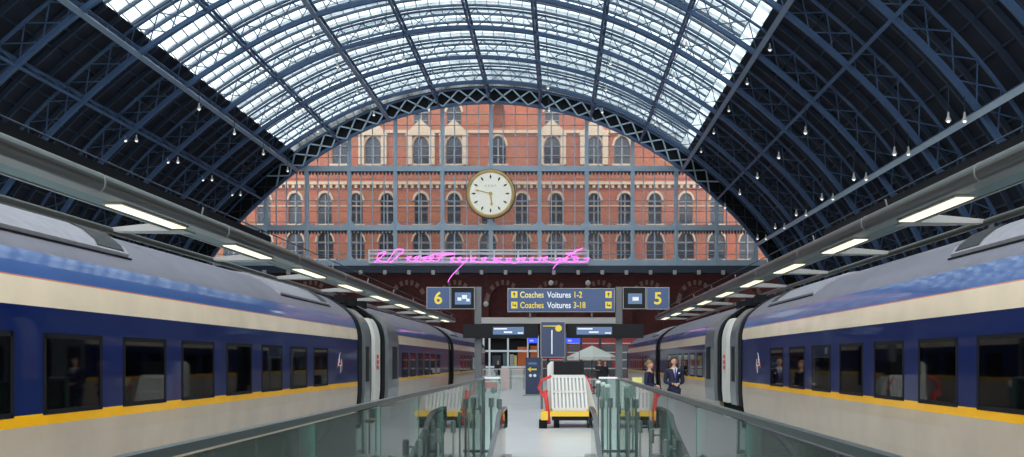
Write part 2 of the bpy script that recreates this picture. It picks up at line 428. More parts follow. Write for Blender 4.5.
for k, y in enumerate(RIBY):
    if k == 0:
        r = thing('roof_arch', 'arched lattice roof truss right in front of the clock screen, framing its top against black', 'roof truss', (CX, y - .3, 0), 'arched roof trusses')
        rib_parts(r, y - .3, True)
    else:
        lab = 'blue arched iron roof truss crossing the shed, %s one counted back from the clock screen' % ordn[k]
        if k == 8: lab = 'blue arched iron roof truss nearest the viewer, lowest on the dark right-hand roof side'
        r = thing('roof_arch', lab, 'roof truss', (CX, y, 0), 'arched roof trusses')
        rib_parts(r, y)
# black sheets behind the first truss, painting in the dark of the hood beyond
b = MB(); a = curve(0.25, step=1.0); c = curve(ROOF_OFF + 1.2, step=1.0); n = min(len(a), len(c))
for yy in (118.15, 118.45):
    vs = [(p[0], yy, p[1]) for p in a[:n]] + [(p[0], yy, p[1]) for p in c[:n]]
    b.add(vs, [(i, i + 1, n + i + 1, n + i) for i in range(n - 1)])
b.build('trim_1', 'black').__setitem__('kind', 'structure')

# purlins
PUR = [(-31.5, 'lowest on the dark left side'), (-26.7, 'midway up the dark left side'), (-22.6, 'where dark boards meet glass on the left'), (-17.6, 'first within the glass from the left'),
       (-11.8, 'left of the clock, the thickest over the glass'), (-5.9, 'just left above the clock'), (0, 'straight above the clock along the crown'), (5.9, 'just right above the clock'),
       (11.8, 'second from the right edge of the glass'), (17.6, 'nearest the right edge of the glass'), (22.6, 'where glass meets dark boards on the right'), (26.7, 'midway up the dark right side'), (31.5, 'pale and lowest on the dark right side')]
for r, where in PUR:
    z, nn = prof_at(r)
    big = abs(r) in (22.6,) or r in (-11.8, 31.5)
    p = thing('purlin', 'long lengthwise blue iron roof purlin %s' % where, 'purlin', (CX + r, 118, z), 'lengthwise roof purlins')
    off0 = -0.05 if big else 0.15
    def q(o, y): return (CX + r + nn[0] * o, y, z + nn[1] * o)
    b = MB()
    w = 0.36 if big else 0.22
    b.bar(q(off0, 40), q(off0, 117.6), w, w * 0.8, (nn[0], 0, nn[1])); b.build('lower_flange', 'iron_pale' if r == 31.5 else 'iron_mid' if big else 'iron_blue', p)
    b = MB(); b.bar(q(1.3, 40), q(1.3, 117.6), 0.22, 0.16, (nn[0], 0, nn[1])); b.build('upper_flange', 'iron_blue', p)
    b = MB(); y = 117.4; st = 8.93 / 6; i = 0
    while y > 41:
        b.bar(q(off0, y), q(1.3, y - st), 0.08, 0.08) if i % 2 else b.bar(q(1.3, y), q(off0, y - st), 0.08, 0.08)
        y -= st; i += 1
    b.build('lattice', 'iron_blue', p)

# pendant lamps
def pendant(x, y, z, ztop, label, pair=False):
    t = thing('pendant_lamp', label, 'pendant lamp', (x, y, z), 'pendant lamps under the shed roof')
    for dx in ((-0.45, 0.45) if pair else (0,)):
        b = MB(); b.cyl((x + dx, y, z + .5), (x + dx, y, ztop), 0.03, n=5); b.build('cord', 'iron_dark', t)
        b = MB(); b.lathe([(0.04, 0.5), (0.06, 0.40), (0.07, 0.26), (0.14, 0.09), (0.18, 0.0), (0.15, 0.0)], (x + dx, y, z), 12); b.build('lamp_shade', 'white_paint', t, True)
        b = MB(); b.ball((x + dx, y, z + 0.0), 0.11, 8); b.build('bulb', 'lamp_glow', t, True)
rows = [(-35.3, 19.8, 4, 'on the dark left side, lower row', True), (-29.7, 22.4, 4, 'beside the left edge of the glass', False), (-26.4, 26.7, 3, 'below the left glass, outer row', False),
        (-20.3, 28.5, 4, 'below the left glass, second row', False), (-14.3, 29.1, 4, 'below the glass left of the clock', False), (-1.2, 29.0, 3, 'below the glass right of the clock', False),
        (4.6, 28.8, 3, 'below the right glass, third row', False), (10.4, 27.5, 4, 'below the right glass, second row', False), (15.4, 24.5, 5, 'beside the right edge of the glass', False),
        (18.0, 18.4, 5, 'on the dark right side, upper row', False), (22.0, 15.0, 7, 'on the dark right side, lower row', True)]
dn = ['nearest the clock screen'] + [q + ' from the screen' for q in ('second', 'third', 'fourth', 'fifth', 'sixth', 'seventh')]
for x, z, n, where, pair in rows:
    zt = prof_at(x - CX)[0] + .02
    for k in range(n):
        pendant(x, RIBY[k + 1], z, zt, ('lamp pair %s, %s' if pair else 'bell lamp %s, %s') % (where, dn[k]), pair)

# ------------------------------------------------------------------ clock screen (gable)
S = 0.118; GY = 119.0
def gx(px): return (px - 560) * GY / 1000
def gz(py): return EYE + (361 - py) * GY / 1000
scr = thing('gable_screen', 'great glazed iron screen closing the shed arch, holding the big clock', 'glass screen', (CX, GY, gz(264)))
mull = [226, 266, 307, 349.5, 395.5, 442.5, 491, 539.6, 586.6, 632.5, 676, 716.5, 756]
zb = gz(264)
def arch_z(x):
    return prof_at(x - CX)[0] + 0.5
for px in mull:
    x = gx(px); zt = arch_z(x)
    if zt < zb + 1: continue
    b = MB(); b.box(x - .22, x + .22, GY - .25, GY + .25, zb, zt)
    b.box(x - .08, x + .08, GY - .4, GY - .25, zb, zt); b.build('mullion', 'iron_pale', scr)
for py, th in ((169, .32), (228, .32), (263, .35)):
    z = gz(py)
    xs = [x for x in [CX - 37 + i * .5 for i in range(149)] if arch_z(x) > z]
    b = MB(); b.box(xs[0], xs[-1], GY - .28, GY + .2, z - th, z + th); b.build('transom', 'iron_pale', scr)
# scallop fringe beneath transoms + rounded corners of each cell
zs = [gz(169), gz(228), gz(263)]
for a, c in zip(mull, mull[1:]):
    x0, x1 = gx(a) + .22, gx(c) - .22
    for ztop, zbot in ((zs[0] - .32, zs[1] + .32), (zs[1] - .32, zs[2] + .35)):
        if arch_z(x0) < ztop and arch_z(x1) < ztop: continue
        R = 0.75
        for sx, xx in ((1, x0), (-1, x1)):
            for sz, zz in ((-1, ztop), (1, zbot)):
                arc = [(xx + sx * (R - R * math.sin(t)), zz + sz * (R - R * math.cos(t))) for t in [PI / 2 * k / 5 for k in range(6)]]
                if max(p[1] for p in arc) > arch_z(xx): continue
                MB().prism([(xx, zz)] + arc, 'y', GY - .12, GY + .12).build('corner_bracket', 'iron_pale', scr)
        m = 12; w = (x1 - x0) / m; fr = MB()
        if ztop < min(arch_z(x0), arch_z(x1)): fr.box(x0, x1, GY - .3, GY - .22, ztop - .12, ztop)
        for k in range(m):
            xc = x0 + w * (k + .5)
            if ztop > arch_z(xc): continue
            fr.prism([(xc - w * .42, ztop), (xc + w * .42, ztop), (xc + w * .25, ztop - .35), (xc, ztop - .5), (xc - w * .25, ztop - .35)], 'y', GY - .3, GY - .22)
        if fr.v: fr.build('scallop_fringe', 'iron_dark', scr)
b = MB(); bh = MB()
for a, c in zip(mull, mull[1:]):
    for k, wd in ((1, .06), (2, .05), (3, .05)):
        if True:
            x = gx(a + (c - a) * k / 4); zt = arch_z(x)
            if zt > zb + .5: b.box(x - wd, x + wd, GY - .08, GY + .08, zb, zt)
z = zb + 1.15
while z < 33:
    xs = [x for x in [CX - 37 + i * .25 for i in range(298)] if arch_z(x) > z]
    if xs: bh.box(xs[0], xs[-1], GY - .05, GY + .05, z - .03, z + .03)
    z += 1.28
b.build('glazing_bars', 'iron_pale', scr); bh.build('glazing_rails', 'iron_mid', scr)
cc = [p for p in curve(0.5, step=1.0) if p[1] > zb]
b = MB(); b.prism([(cc[-1][0], zb), ] + list(reversed(cc)) + [(cc[0][0], zb)], 'y', GY + .10, GY + .12)
b.build('glass', 'screen_glass', scr)
AY_ = 120.15
# girder below the screen with dark beam
b = MB(); b.box(CX - 32.6, CX + 32.6, GY - .5, AY_, gz(273), gz(266))
gird = b.build('girder', 'iron_dark', None, loc=(CX, GY, gz(273))); tag(gird, kind='structure'); gird.name = 'trim_32'
px = 386.0; k = 0
first = None
for i, px in enumerate([266 + 24.0 * j for j in range(20)]):
    b = MB(); X = gx(px)
    nm = 'small pale square bracket lamp hanging under the screen girder'
    if first is None:
        t = thing('bracket_lamp', nm, 'lamp', (X, GY - .7, gz(275)), 'bracket lamps under the screen girder')
        z0 = gz(275)
        MB().box(X - .2, X + .2, GY - .9, GY - .5, z0, z0 + .5).build('lamp_body', 'plaster', t)
        MB().box(X - .06, X + .06, GY - .76, GY - .6, z0 + .5, gz(270)).build('bracket', 'iron_dark', t)
        first = t
    else:
        t = copy_tree(first); t.location = (X, GY - .7, gz(275))

# balcony in front of screen
bal = thing('maintenance_balcony', 'pale railed walkway box in front of the screen, behind the pink neon', 'balcony', (gx(479), GY - 1.0, gz(264)))
x0, x1 = gx(371), gx(588); yb = GY - 1.4
MB().box(x0, x1, yb - .1, GY - .4, gz(264.5), gz(262)).build('deck', 'white_frame', bal)
b = MB()
for py, h in ((251.5, .09), (254.8, .13), (259.3, .07)): b.box(x0, x1, yb - .06, yb + .06, gz(py) - h, gz(py) + h)
b.build('rails', 'white_frame', bal)
for px in (371.3, 398.5, 422, 444, 472, 495, 518.6, 540, 555.5, 587.7):
    MB().box(gx(px) - .12, gx(px) + .12, yb - .08, yb + .08, gz(264), gz(251)).build('post', 'white_frame', bal)

# neon scribble: a generic looping tube
ney = yb - 0.25
def npt(px, py): return (( px - 560) * ney / 1000, ney, EYE + (361 - py) * ney / 1000)
def scrib(pts):
    ps = [Vector((p[0], p[1])) for p in pts]; out = []
    for i in range(len(ps) - 1):
        a = ps[max(i - 1, 0)]; b_, c = ps[i], ps[i + 1]; d = ps[min(i + 2, len(ps) - 1)]
        for k in range(6):
            t = k / 6; out.append(0.5 * ((2 * b_) + (c - a) * t + (2 * a - 5 * b_ + 4 * c - d) * t * t + (3 * b_ - a - 3 * c + d) * t ** 3))
    out.append(ps[-1]); return [npt(p.x, p.y) for p in out]
neon = thing('neon_sign', 'pink glowing neon scribble along the pale walkway under the clock', 'neon sign', npt(480, 264))
rnd = random.Random(3)
def wave(x0, x1, y, amp, n):
    pts = []
    for i in range(n):
        x = x0 + (x1 - x0) * i / (n - 1)
        pts += [(x, y + amp * rnd.uniform(.6, 1)), (x + (x1 - x0) / n * .9, y - amp * rnd.uniform(.5, 1)), (x + (x1 - x0) / n * .1, y - amp * .3)]
    return pts
strokes = [[(374, 263), (380, 258), (386, 252), (380, 253), (377, 259), (386, 262), (392, 255), (396, 249.5), (404, 250), (397, 257), (390, 263)],
           wave(406, 436, 259, 3.4, 5), [(426, 257), (440, 253.5), (455, 254), (436, 256)],
           wave(450, 464, 259.5, 3.0, 3), [(467, 259), (462, 265), (455, 272), (450, 278), (448, 282)],
           wave(470, 491, 260, 3.0, 3), wave(496, 515, 260.5, 3.2, 3), wave(521, 537, 260, 2.8, 3), wave(542, 555, 260, 3.2, 2),
           [(583, 248), (574, 252), (564, 259), (556, 265), (553, 269)], wave(562, 583, 260.0, 2.6, 3), [(566, 254), (575, 252), (579, 249), (571, 256), (578, 256)]]
for s_ in strokes:
    b = MB(); b.tube(scrib(s_), 0.045, 6); b.build('neon_tube', 'neon', neon, True)

# clock
ckc = Vector((gx(491.3), GY - 1.1, gz(195.3))); R = 2.93
ck = thing('station_clock', 'large round gold-rimmed station clock with cream dial on the glazed screen', 'clock', ckc)
b = MB(); b.lathe([(R * .80, -.05), (R * .97, -.28), (R * .97, .2), (R * .8, .2)], ckc, 64, 'y', False)
b.lathe([(R * .86, -.17), (R * .90, -.30), (R * .94, -.17)], ckc, 64, 'y', False); b.build('rim', 'gold', ck, True)
b = MB(); b.lathe([(R * .955, -.1), (R, -.1), (R, .35), (R * .9, .4)], ckc, 64, 'y', False); b.build('casing', 'iron_dark', ck)
b = MB()
for k in range(60):
    a = 2 * PI * k / 60; b.ball(ckc + Vector((math.sin(a) * R * .90, -.3, math.cos(a) * R * .90)), .055, 6)
b.build('rim_beads', 'gold_hand', ck)
MB().lathe([(R * .84, -.12), (R * .84, .25)], ckc, 64, 'y').build('dial', 'dial', ck)
for k in range(12):
    a = 2 * PI * k / 12; u = Vector((math.sin(a), 0, math.cos(a))); w = Vector((math.cos(a), 0, -math.sin(a))); c0 = ckc + Vector((0, -.125, 0)) + u * R * .68
    b = MB(); L, W = R * .105, R * .042
    for dy in (0,): 
        vs = [c0 + u * L, c0 + w * W, c0 - u * L, c0 - w * W]
        b.add([v for v in vs] + [v + Vector((0, -.03, 0)) for v in vs], [(0, 1, 2, 3), (7, 6, 5, 4), (0, 4, 5, 1), (1, 5, 6, 2), (2, 6, 7, 3), (3, 7, 4, 0)])
    b.build('hour_marker', 'dial_ink', ck)
def hand(nm, deg, L, W):
    a = math.radians(deg); u = Vector((math.sin(a), 0, math.cos(a))); w = Vector((math.cos(a), 0, -math.sin(a))); c0 = ckc + Vector((0, -.2, 0))
    vs = [c0 - u * L * .12 - w * W, c0 + u * L * .7 - w * W * .8, c0 + u * L * .8 - w * W * 1.7, c0 + u * L, c0 + u * L * .8 + w * W * 1.7, c0 + u * L * .7 + w * W * .8, c0 - u * L * .12 + w * W]
    n = len(vs); b = MB(); b.add(vs + [v + Vector((0, -.04, 0)) for v in vs], [tuple(range(n)), tuple(reversed(range(n, 2 * n)))] + [(i, (i + 1) % n, n + (i + 1) % n, n + i) for i in range(n)])
    b.build(nm, 'gold_hand', ck)
hand('minute_hand', 283, R * .66, .07); hand('hour_hand', 174, R * .52, .10)
MB().lathe([(.2, -.28), (.22, -.2), (.22, -.1)], ckc, 20, 'y').build('hub', 'gold_hand', ck)
text_part('maker_name', 'D E N T', .42, 'dial_faint', ck, ckc.x, ckc.y - .13, ckc.z + R * .26, align='CENTER')

# ------------------------------------------------------------------ arched wall builder
def arched_wall(b, xa, xb, z0, z1, ops, y, depth, nseg=10):
    """front face at y with arched openings ops = [(xc, half, zbot, zspring)], reveals running back by depth"""
    ops = sorted(ops); edges = [xa] + [ (ops[i][0] + ops[i + 1][0]) / 2 for i in range(len(ops) - 1)] + [xb]
    def quad(p): b.add(p, [tuple(range(len(p)))])
    for (xc, h, zl, zsn), l, r in zip(ops, edges, edges[1:]):
        rise = h * 1.15
        if zl > z0: quad([(l, y, z0), (r, y, z0), (r, y, zl), (l, y, zl)])
        quad([(l, y, zl), (xc - h, y, zl), (xc - h, y, zsn), (l, y, zsn)]); quad([(xc + h, y, zl), (r, y, zl), (r, y, zsn), (xc + h, y, zsn)])
        arc = []
        for k in range(nseg + 1):
            t = k / nseg; xx = -h + 2 * h * t
            zz = rise * max(0.0, 1 - abs(xx / h) ** 2.2) ** 0.62
            arc.append((xc + xx, zsn + zz))
        # fan from arc to top edge
        for k in range(nseg):
            u0 = l + (r - l) * k / nseg; u1 = l + (r - l) * (k + 1) / nseg
            b.add([(arc[k][0], y, arc[k][1]), (arc[k + 1][0], y, arc[k + 1][1]), (u1, y, z1), (u0, y, z1)], [(0, 1, 2, 3)])
        quad([(l, y, zsn), (xc - h, y, zsn), (l, y, z1)]); quad([(xc + h, y, zsn), (r, y, zsn), (r, y, z1)])
        ring = [(xc - h, zl)] + arc + [(xc + h, zl)]
        for p, q_ in zip(ring, ring[1:] + ring[:1]):
            b.add([(p[0], y, p[1]), (q_[0], y, q_[1]), (q_[0], y + depth, q_[1]), (p[0], y + depth, p[1])], [(0, 1, 2, 3)])
def arch_pts(xc, h, zsn, grow=0, nseg=12):
    H = h + grow; out = []
    for k in range(nseg + 1):
        xx = -H + 2 * H * k / nseg; out.append((xc + xx, zsn + H * 1.15 * max(0.0, 1 - abs(xx / H) ** 2.2) ** 0.62))
    return out

# hotel facade beyond the screen
FY = 136.0
def fx(px): return (px - 560) * FY / 1000
def fz(py): return EYE + (361 - py) * FY / 1000
hotel = thing('hotel_building', 'orange-red brick gothic building seen through the glazed screen', 'building', (fx(491), FY, 0))
WX = [202, 233, 264, 295, 325, 356, 387, 421, 454, 488, 522, 556, 594, 625, 655, 686, 717, 748, 779, 810]
xl, xr = fx(180), fx(830)
b = MB()
opsA = [(fx(p), .92, fz(224), fz(201)) for p in WX]; opsB = [(fx(p), 1.15, fz(259), fz(242)) for p in WX]
CW = [235, 270, 305, 340, 373, 421, 454, 498, 552, 594, 622, 655, 690, 725, 760]
opsC = [(fx(p), 1.1, fz(164), fz(146)) for p in CW]
opsD = [(fx(p), 1.0, fz(128), fz(112)) for p in CW]
arched_wall(b, xl, xr, fz(268), fz(228.5), opsB, FY, .7)
arched_wall(b, xl, xr, fz(228.5), fz(183), opsA, FY, .7)
opsC = [o for o in opsC if fx(330) < o[0] < fx(650)]; opsD = [o for o in opsD if fx(396) < o[0] < fx(589)]
arched_wall(b, fx(330), fx(650), fz(183), fz(132), opsC, FY, .6)
arched_wall(b, fx(395), fx(590), fz(132), fz(95), opsD, FY, .6)
for pa, pb, top in ((360, 395, 112), (590, 625, 112), (330, 360, 130), (625, 650, 130), (286, 330, 146), (650, 696, 146)):
    b.box(fx(pa), fx(pb), FY, FY + .9, fz(183 if top == 146 else 132), fz(top))
b.box(xl, xr, FY + 1.2, FY + 8, 0, fz(183)); b.box(fx(330), fx(650), FY + 1.2, FY + 8, fz(183), fz(132)); b.box(fx(395), fx(590), FY + 1.2, FY + 8, fz(132), fz(95)); b.box(xl, xr, FY, FY + 1.0, -1, fz(268))
b.build('brick_wall', 'brick', hotel)
b = MB()
for py, h, dd, ql, qr in ((228.5, .16, .25, 180, 830), (183.5, .2, .5, 180, 830), (206, .07, .12, 180, 830), (132, .2, .35, 330, 650), (170, .09, .15, 330, 650)): b.box(fx(ql), fx(qr), FY - dd, FY + .05, fz(py) - h, fz(py) + h)
x = xl
while x < xr:
    b.box(x, x + .38, FY - .4, FY, fz(187.5) - .1, fz(184)); x += .85
b.build('string_course', 'stone', hotel)
def win(xc, h, zl, zsn, stone_grow, twin=True):
    f = MB(); A = arch_pts(xc, h, zsn, 0); y = FY + .35
    ring = [(xc - h, zl)] + A + [(xc + h, zl)]
    for p, q_ in zip(ring, ring[1:] + ring[:1]):
        f.bar((p[0], y, p[1]), (q_[0], y, q_[1]), .11, .11, (0, 1, 0))
    f.box(xc - .09, xc + .09, y - .08, y + .08, zl, zsn + h); f.box(xc - h, xc + h, y - .06, y + .06, zsn - .08, zsn + .08)
    f.box(xc - h, xc + h, y - .04, y + .04, (zl + zsn) / 2 - .05, (zl + zsn) / 2 + .05)
    w = f.build('window', mat('window_frame', (.30, .27, .25), .6), hotel)
    g = MB(); g.prism(ring, 'y', y + .1, y + .14); g.build('pane', 'pane_dark', w)
    s_ = MB(); B = arch_pts(xc, h, zsn, stone_grow); A2 = arch_pts(xc, h, zsn, 0.02)
    for (p, q_, r_, t_) in zip(A2, A2[1:], B[1:], B):
        vs = [(p[0], FY - .15, p[1]), (q_[0], FY - .15, q_[1]), (r_[0], FY - .15, r_[1]), (t_[0], FY - .15, t_[1])]
        s_.add(vs + [(v[0], FY + .1, v[2]) for v in vs], [(0, 1, 2, 3), (7, 6, 5, 4), (0, 4, 5, 1), (1, 5, 6, 2), (2, 6, 7, 3), (3, 7, 4, 0)])
    s_.box(xc - h - .3, xc + h + .3, FY - .25, FY + .3, zl - .25, zl)
    s_.build('stone_surround', 'stone', w)
for o in opsA: win(*o, .30)
for o in opsB: win(*o, .24)
for o in opsC: win(*o, .30)
for p in (421, 454, 552, 594):
    o = (fx(p), 1.0, fz(128), fz(112)); win(*o, .3)
# pale stone dormer gables on the upper floor
for p in (373, 421, 454, 552, 594):
    xc = fx(p); b = MB()
    w = 1.9
    b.box(xc - w, xc - 1.15, FY - .5, FY - .02, fz(165), fz(134)); b.box(xc + 1.15, xc + w, FY - .5, FY - .02, fz(165), fz(134))
    b.prism([(xc - w - .2, fz(136)), (xc + w + .2, fz(136)), (xc + .9, fz(126)), (xc, fz(120)), (xc - .9, fz(126))], 'y', FY - .55, FY - .02)
    b.build('dormer_surround', 'stone', hotel)
b = MB(); b.prism([(FY + .5, fz(95)), (FY + 8.5, fz(95)), (FY + 5, fz(86))], 'x', fx(400), fx(585)); b.build('roof', 'slate', hotel)

# brick arcade wall below the screen, shade put into its brick colour
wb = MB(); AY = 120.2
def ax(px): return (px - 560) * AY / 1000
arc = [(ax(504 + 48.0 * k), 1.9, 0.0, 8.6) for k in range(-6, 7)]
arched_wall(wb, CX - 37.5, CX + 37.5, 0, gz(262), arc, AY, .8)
o = wb.build('wall_back', 'brick_shaded'); o['kind'] = 'structure'
b = MB(); b.box(CX - 37.5, CX + 37.5, AY + 3.2, AY + 3.4, 0, gz(266)); o = b.build('wall_back_inner', 'brick_shaded'); o['kind'] = 'structure'
for i, (xc, h, zl, zsn) in enumerate(arc):
    s_ = MB(); A = arch_pts(xc, h, zsn, 0.05, 14); B = arch_pts(xc, h, zsn, 0.55, 14)
    for k, (p, q_, r_, t_) in enumerate(zip(A, A[1:], B[1:], B)):
        if k % 2: continue
        vs = [(p[0], AY - .12, p[1]), (q_[0], AY - .12, q_[1]), (r_[0], AY - .12, r_[1]), (t_[0], AY - .12, t_[1])]
        s_.add(vs + [(v[0], AY + .1, v[2]) for v in vs], [(0, 1, 2, 3), (7, 6, 5, 4), (0, 4, 5, 1), (1, 5, 6, 2), (2, 6, 7, 3), (3, 7, 4, 0)])
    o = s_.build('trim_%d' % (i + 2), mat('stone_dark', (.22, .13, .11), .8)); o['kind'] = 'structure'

# side walls of the shed
for nm, x0, x1 in (('wall_left', CX - 40.3, CX - 39.3), ('wall_right', CX + 39.3, CX + 40.3)):
    o = MB().box(x0, x1, -28, 121, -1.2, 6).build(nm, 'brick_shaded'); o['kind'] = 'structure'

# ------------------------------------------------------------------ floors
XL, XR = -5.0, 4.5            # faces of the trains
HL, HR, H0, H1 = -1.42, 1.10, 1.2, 17.55   # travelator well
f = MB()
f.box(XL + .12, HL, -6, 73, -1.1, 0); f.box(HR, XR - .12, -6, 73, -1.1, 0)
f.box(HL, HR, H1, 73, -1.1, 0); f.box(HL, HR, -6, H0, -1.1, 0)
f.box(CX - 39.3, CX + 39.3, 73, 140, -1.1, 0)
f.box(CX - 39.3, XL - 3.1, -6, 73, -1.1, 0); f.box(XR + 3.1, CX + 39.3, -6, 73, -1.1, 0)
o = f.build('floor', 'floor'); o['kind'] = 'structure'
f = MB(); f.box(CX - 39.3, CX + 39.3, -28, 74, -1.5, -1.12); f.box(HL - .2, HR + .2, 0, 19, -4.2, -4.0)
o = f.build('floor_trackbed', 'ballast'); o['kind'] = 'structure'
f = MB()
for x0, x1 in ((XL + .125, XL + .30), (XR - .30, XR - .125)): f.box(x0, x1, -6, 73, 0, .012)
o = f.build('trim_30', 'white_paint'); o['kind'] = 'structure'
f = MB()
for x0, x1 in ((HL - .02, HL + .02), (HR - .02, HR + .02)): f.box(x0, x1, H0, H1, -1.1, -0.002)
f.box(HL, HR, H1 - .02, H1 + .02, -1.1, -0.002)
o = f.build('trim_31', 'concrete'); o['kind'] = 'structure'

# ------------------------------------------------------------------ trains
_sh = [(-.0, 2.0), (0, 2.25), (0.02, 2.42), (0.06, 2.58), (0.13, 2.74), (0.25, 2.88), (0.43, 3.03), (0.69, 3.20), (1.0, 3.33), (1.45, 3.40), (1.9, 3.33)]
PROF = [(0.12, 0.05), (0.03, 0.55), (0, 0.9)]
for _i in range(1, 9):
    for _k in range(4):
        _t = _k / 4; _p = _sh[_i - 1:_i + 3]
        PROF.append(tuple(0.5 * ((2 * _p[1][j]) + (-_p[0][j] + _p[2][j]) * _t + (2 * _p[0][j] - 5 * _p[1][j] + 4 * _p[2][j] - _p[3][j]) * _t ** 2 + (-_p[0][j] + 3 * _p[1][j] - 3 * _p[2][j] + _p[3][j]) * _t ** 3) for j in range(2)))
PROF[3] = (0, 2.25); PROF.append((1.45, 3.40))
TOPZ = 3.42
def shell_pts(u, z): return (u, z)
def train(side, X, label, win_start):
    s = side            # -1 left, +1 right
    Xf = abs(X)
    t = thing('passenger_train', label, 'train', (s * (Xf + 1.45), 30, 0))
    def w(u, z): return (s * (Xf + u), z)
    ZB, ZT = 1.175, 1.935
    def body(y0, y1, wins, nm='carriage_body'):
        b = MB()
        left = [p for p in PROF]; full = left + [(2.9 - u, z) for u, z in reversed(left[:-1])]
        # near side split around the window band, other side plain
        def strip(p, q_, ya, yb):
            a = w(*p); c = w(*q_)
            b.add([(a[0], ya, a[1]), (a[0], yb, a[1]), (c[0], yb, c[1]), (c[0], ya, c[1])], [(0, 1, 2, 3)])
        for p, q_ in zip(full, full[1:]):
            if p == (0, 0.9) and q_ == (0, 2.25):
                strip((0, .9), (0, ZB), y0, y1); strip((0, ZT), (0, 2.25), y0, y1)
                yc = y0
                for a, c in wins:
                    strip((0, ZB), (0, ZT), yc, a); yc = c
                strip((0, ZB), (0, ZT), yc, y1)
            else: strip(p, q_, y0, y1)
        for yy in (y0, y1):
            b.add([(w(*p)[0], yy, w(*p)[1]) for p in full], [tuple(range(len(full)))])
        return b.build(nm, 'livery', t)
    def windows(wins, seats=True):
        for a, c in wins:
            g = MB(); fr_ = .03
            xa, xb = sorted((s * (Xf - .004), s * (Xf + .04)))
            g.box(xa, xb, a - .03, a + fr_, ZB - .02, ZT + .02); g.box(xa, xb, c - fr_, c + .03, ZB - .02, ZT + .02)
            g.box(xa, xb, a, c, ZB - .02, ZB + fr_); g.box(xa, xb, a, c, ZT - fr_, ZT + .02)
            wd = g.build('window', 'rubber', t)
            xa, xb = sorted((s * (Xf + .0), s * (Xf + .02)))
            MB().box(xa, xb, a + fr_, c - fr_, ZB + fr_, ZT - fr_).build('pane', 'dark_glass', wd)
    def seats(y0, y1):
        y = y0 + .5
        while y < y1 - .4:
            for u in (.35, ):
                xa, xb = sorted((s * (Xf + u), s * (Xf + u + .95)))
                b = MB(); b.prism([(y, .55), (y + .5, .55), (y + .5, 1.0), (y + .18, 1.0), (y + .1, 1.72), (y + .02, 1.78), (y - .06, 1.72)], 'x', xa, xb)
                st = b.build('seat', 'seat_grey', t)
                MB().box(xa + .1, xb - .1, y - .085, y + .13, 1.48, 1.74).build('headrest_cover', 'seat_white', st)
            y += .885
    def inner(y0, y1):
        xa, xb = sorted((s * (Xf + 1.5), s * (Xf + 2.7))); x2, x3 = sorted((s * (Xf + .06), s * (Xf + 2.7)))
        b = MB(); b.box(xa, xb, y0 + .1, y1 - .1, .4, 2.6); b.box(x2, x3, y0 + .1, y1 - .1, .4, .5); b.box(x2, x3, y0 + .1, y1 - .1, 2.25, 2.3)
        b.build('interior', 'interior', t)
    # near carriage
    wins = []
    y = win_start
    while y - 1.77 > 0.2: y -= 1.77
    while y + 1.2 < 22.2: wins.append((y, y + 1.195)); y += 1.77
    body(-4, 24.7, wins); windows(wins); seats(win_start - 3.6, win_start + 11.5); inner(-4, 24.7)
    # bodyside joint strip above the windows: small light slot
    # vestibule zone
    def slab(nm, y0, y1, proud, m, zt=2.95, zb=0.15):
        prof = [(-proud + p[0], p[1]) for p in PROF if zb <= p[1] <= zt]; n = len(prof)
        b = MB(); vs = []
        for yy in (y0, y1):
            for off in (0, .10): vs += [(w(u + off, z)[0], yy, z) for u, z in prof]
        fs = []
        for i in range(n - 1):
            fs += [(i, i + 1, 2 * n + i + 1, 2 * n + i), (n + i, 3 * n + i, 3 * n + i + 1, n + i + 1), (i, n + i, n + i + 1, i + 1), (2 * n + i, 2 * n + i + 1, 3 * n + i + 1, 3 * n + i)]
        fs += [(0, 2 * n, 3 * n, n), (n - 1, 2 * n - 1, 4 * n - 1, 3 * n - 1)]
        b.add(vs, fs); return b.build(nm, m, t)
    slab('end_seal', 24.72, 25.15, .02, 'rubber', 3.4, .06)
    v = slab('vestibule_panel', 25.45, 26.25, .03, 'door_grey', 3.05)
    xa, xb = sorted((s * (Xf - .045), s * (Xf - .02)))
    MB().box(xa, xb, 25.6, 26.0, 1.15, 2.05).build('door_window', 'black', v)
    b = MB()
    full = [(u + .12, z - .05) for u, z in PROF] + [(2.78 - u, z - .05) for u, z in reversed(PROF[:-1])]
    n = len(full)
    for k in range(8):
        ya = 24.75 + k * .46
        vs = [(w(*p)[0], ya, p[1]) for p in full] + [(w(p[0] * .94 + .08, p[1])[0], ya + .3, p[1] - .04) for p in full]
        b.add(vs, [(i, i + 1, n + i + 1, n + i) for i in range(n - 1)])
        vs = [(w(p[0] * .94 + .08, p[1])[0], ya + .3, p[1] - .04) for p in full] + [(w(*p)[0], ya + .46, p[1]) for p in full]
        b.add(vs, [(i, i + 1, n + i + 1, n + i) for i in range(n - 1)])
    b.build('gangway', 'rubber', t)
    j = slab('door_jamb', 27.1, 27.85, -.01, 'white_paint', 2.85)
    xa, xb = sorted((s * (Xf - .01), s * (Xf + .0)))
    for zz in (1.45, 1.6, 1.75): MB().box(xa, xb, 27.3, 27.55, zz, zz + .1).build('red_marking', 'red', j)
    slab('door_seal', 28.0, 28.45, .02, 'rubber', 3.05)
    dl = slab('door', 28.5, 30.3, .11, 'door_grey', 3.05, .15)
    dl['label'] = 'open grey plug door leaf'
    xa, xb = sorted((s * (Xf - .125), s * (Xf - .1)))
    MB().box(xa, xb, 29.2, 30.0, 1.15, 2.1).build('door_window', 'black', dl)
